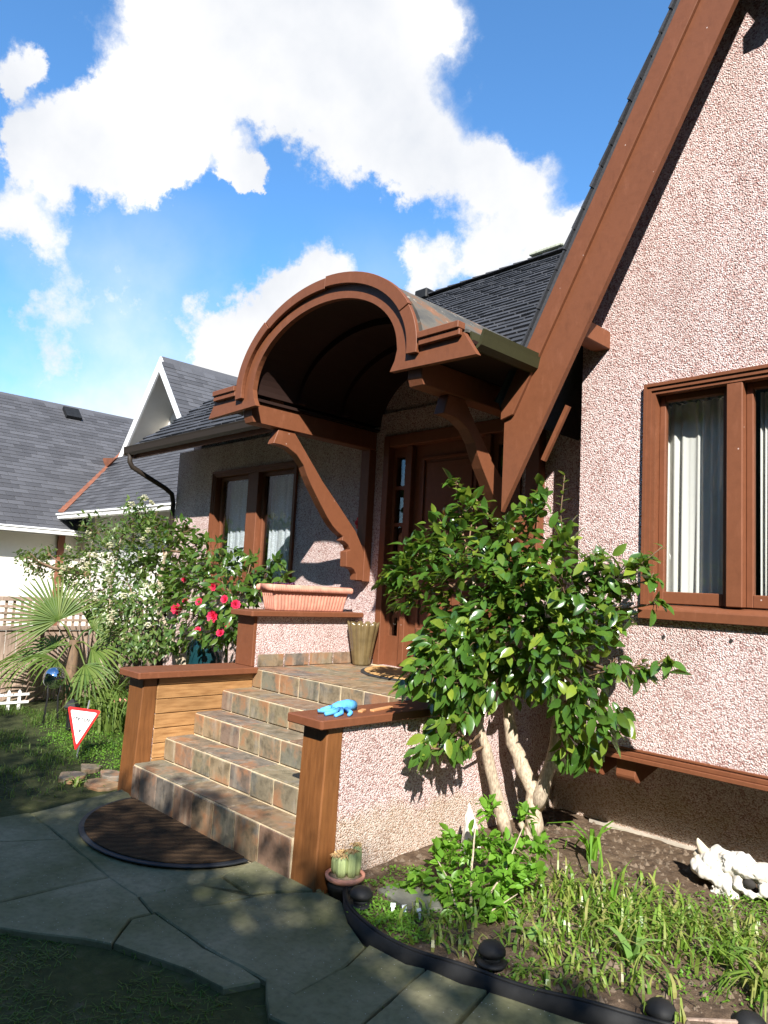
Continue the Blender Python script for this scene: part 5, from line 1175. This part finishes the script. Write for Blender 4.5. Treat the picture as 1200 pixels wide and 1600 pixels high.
for k in range(24000):
    x, y = rg.uniform(-6.2, -1.9), rg.uniform(.6, 2.05)
    if y > 1.2+(x+4.6)*.36 if x > -4.6 else y > 1.15: continue
    if mnoise.noise(V((x*2, y*2, 4))) < -.3+.35*rg.random(): continue
    strap(b, (x, y, -.055), rg.uniform(0, 6.283), rg.uniform(.035, .08), .005, rg.uniform(.1, .8), .8, 2)
for k in range(500):          # tufts in the paving joints
    pl_ = rg.choice(list(SLABS.values())); i = rg.randrange(len(pl_)); p, q = V(pl_[i]), V(pl_[(i+1) % len(pl_)]); c = p.lerp(q, rg.random())
    if mnoise.noise(V((c.x*3, c.y*3, 9))) < .12: continue
    strap(b, (c.x, c.y, -.03), rg.uniform(0, 6.283), rg.uniform(.03, .06), .005, .5, .8, 2)
o = b.build('grass_blades', M['grass']); tag(o, 'short patchy grass beside and in front of the paving', 'grass'); o['kind'] = 'stuff'
# teal urn and broken pot by the bushes
b = B(); b.lathe([(.10, -.05), (.12, .1), (.17, .45), (.215, .78), (.21, .92), (.16, 1.0), (.13, 1.02), (.15, 1.05), (.12, 1.05), (.1, .9), (.02, .85)], (-7.7, 4.62, 0), 28); o = b.build('garden_urn', M['teal_glaze'], None, True); tag(o, 'dark teal glazed urn under the camellia with red flowers', 'urn')
b = B(); b.lathe([(.07, -.05), (.1, .2), (.115, .22), (.115, .26), (.1, .26), (.085, .1), (.02, .08)], (-8.35, 3.95, 0), 20); o = b.build('flower_pot', M['terracotta'], None, True); tag(o, 'terracotta pot half hidden under strap leaves behind the triangular sign', 'flower pot')

# ================================================================== BEHIND THE VIEWER (shades the foreground, shows in the window panes)
hg = thing('tall_hedge', 'tall dense evergreen hedge on the street side of the garden', 'hedge', (1.5, -3.6, 0)); rh = random.Random(41)
def hh(x): return (6.62 if x > -4.4 else 3.4)-(.35 if -4.4 < x < 1.4 else 0)+.42*mnoise.noise(V((x*.9, 0, 2)))+.18*mnoise.noise(V((x*2.7, 0, 7)))+(.25 if x < -2.5 and x > -4.4 else 0)-(.2*max(0, x-4.4) if x < 5.6 else .24)
b = B(); vs = []; fs = []; nn = 60
for i in range(nn+1):
    x = -9+17.5*i/nn; h = hh(x)-.3; w = .8
    vs += [(x, -3.6-w, -.05), (x, -3.6-w*.9, h*.7), (x, -3.6-w*.3, h), (x, -3.6+w*.3, h), (x, -3.6+w*.9, h*.7), (x, -3.6+w, -.05)]
for i in range(nn):
    for k in range(5): fs.append((i*6+k, i*6+k+1, i*6+k+7, i*6+k+6))
b.add(vs, fs); b.build('inner_growth', M['hedge_leaf'], hg)
b = B()
for k in range(22000):
    x = rh.uniform(-9, 8.5); h = hh(x); u = rh.random()
    if u < .55: p = V((x, -3.6+rh.uniform(-.75, .75), h-rh.random()**1.6*.9+.1))
    else: p = V((x, -3.6+rh.choice((-1, 1))*rh.uniform(.6, .95), rh.uniform(0, h)))
    fm = frame(p, rdir(rh), rdir(rh)) @ Matrix.Scale(rh.uniform(.1, .17), 4)
    b.add([fm @ V(v) for v in ((0, 0, 0), (.25, .45, .05), (0, 1, 0), (-.25, .45, .05))], [(0, 1, 2, 3)])
o = b.build('foliage', M['hedge_leaf'], hg); o['kind'] = 'stuff'
bt = thing('bare_tree', 'leafless street tree behind the hedge, seen only in the window panes', 'tree', (-6.5, -6.5, 0)); bb_ = B(); rt_ = random.Random(5)
def grow(p, d, L, r, k):
    e = p+d*L; m_ = p.lerp(e, .5)+rdir(rt_)*L*.06; bb_.tube([p, m_, e], [r, r*.85, r*.7], 6, False)
    if k:
        for _ in range(3 if k > 1 else 4): grow(e if rt_.random() < .7 else p.lerp(e, .7), (d+rdir(rt_)*.75+V((0, 0, .12))).normalized(), L*rt_.uniform(.6, .85), r*.58, k-1)
grow(V((-6.5, -6.5, -.1)), V((0, 0, 1)), 2.6, .16, 5); bb_.build('trunk', M['bark'], bt, True)

b = B(); rf = random.Random(51); vs = []; fs = []  # tree belt added out of view to cut the sky fill on shaded walls
def belt_h(u): return 14.5+2.2*mnoise.noise(V((u*.23, 0, 1)))+1.2*mnoise.noise(V((u*.8, 0, 5)))
belt = [V((-24+u, -15-1.2*math.sin(u*.3), 0)) if u < 50 else V((26+1.2*math.sin(u*.3), -15+(u-50), 0)) for u in range(0, 74)]
for i, p in enumerate(belt): vs += [(p.x, p.y, -.1), (p.x, p.y, belt_h(i)-1.2)]
b.add(vs, [(2*i, 2*i+2, 2*i+3, 2*i+1) for i in range(len(belt)-1)])
for k in range(7000):
    u = rf.uniform(0, 72.9); i = int(u); p = belt[i].lerp(belt[i+1], u-i)+V((rf.uniform(-1.2, 1.2), rf.uniform(-1.2, 1.2), 0)); p.z = belt_h(u)*rf.random()**.6
    fm = frame(p, rdir(rf), rdir(rf)) @ Matrix.Scale(rf.uniform(.5, 1.1), 4)
    b.add([fm @ V(v) for v in ((0, 0, 0), (.4, .45, .1), (0, 1, 0), (-.4, .45, .1))], [(0, 1, 2, 3)])
o = b.build('added_tree_screen', M['hedge_leaf']); tag(o, 'added unseen belt of tall evergreens that screens off sky light', 'trees'); o['kind'] = 'stuff'
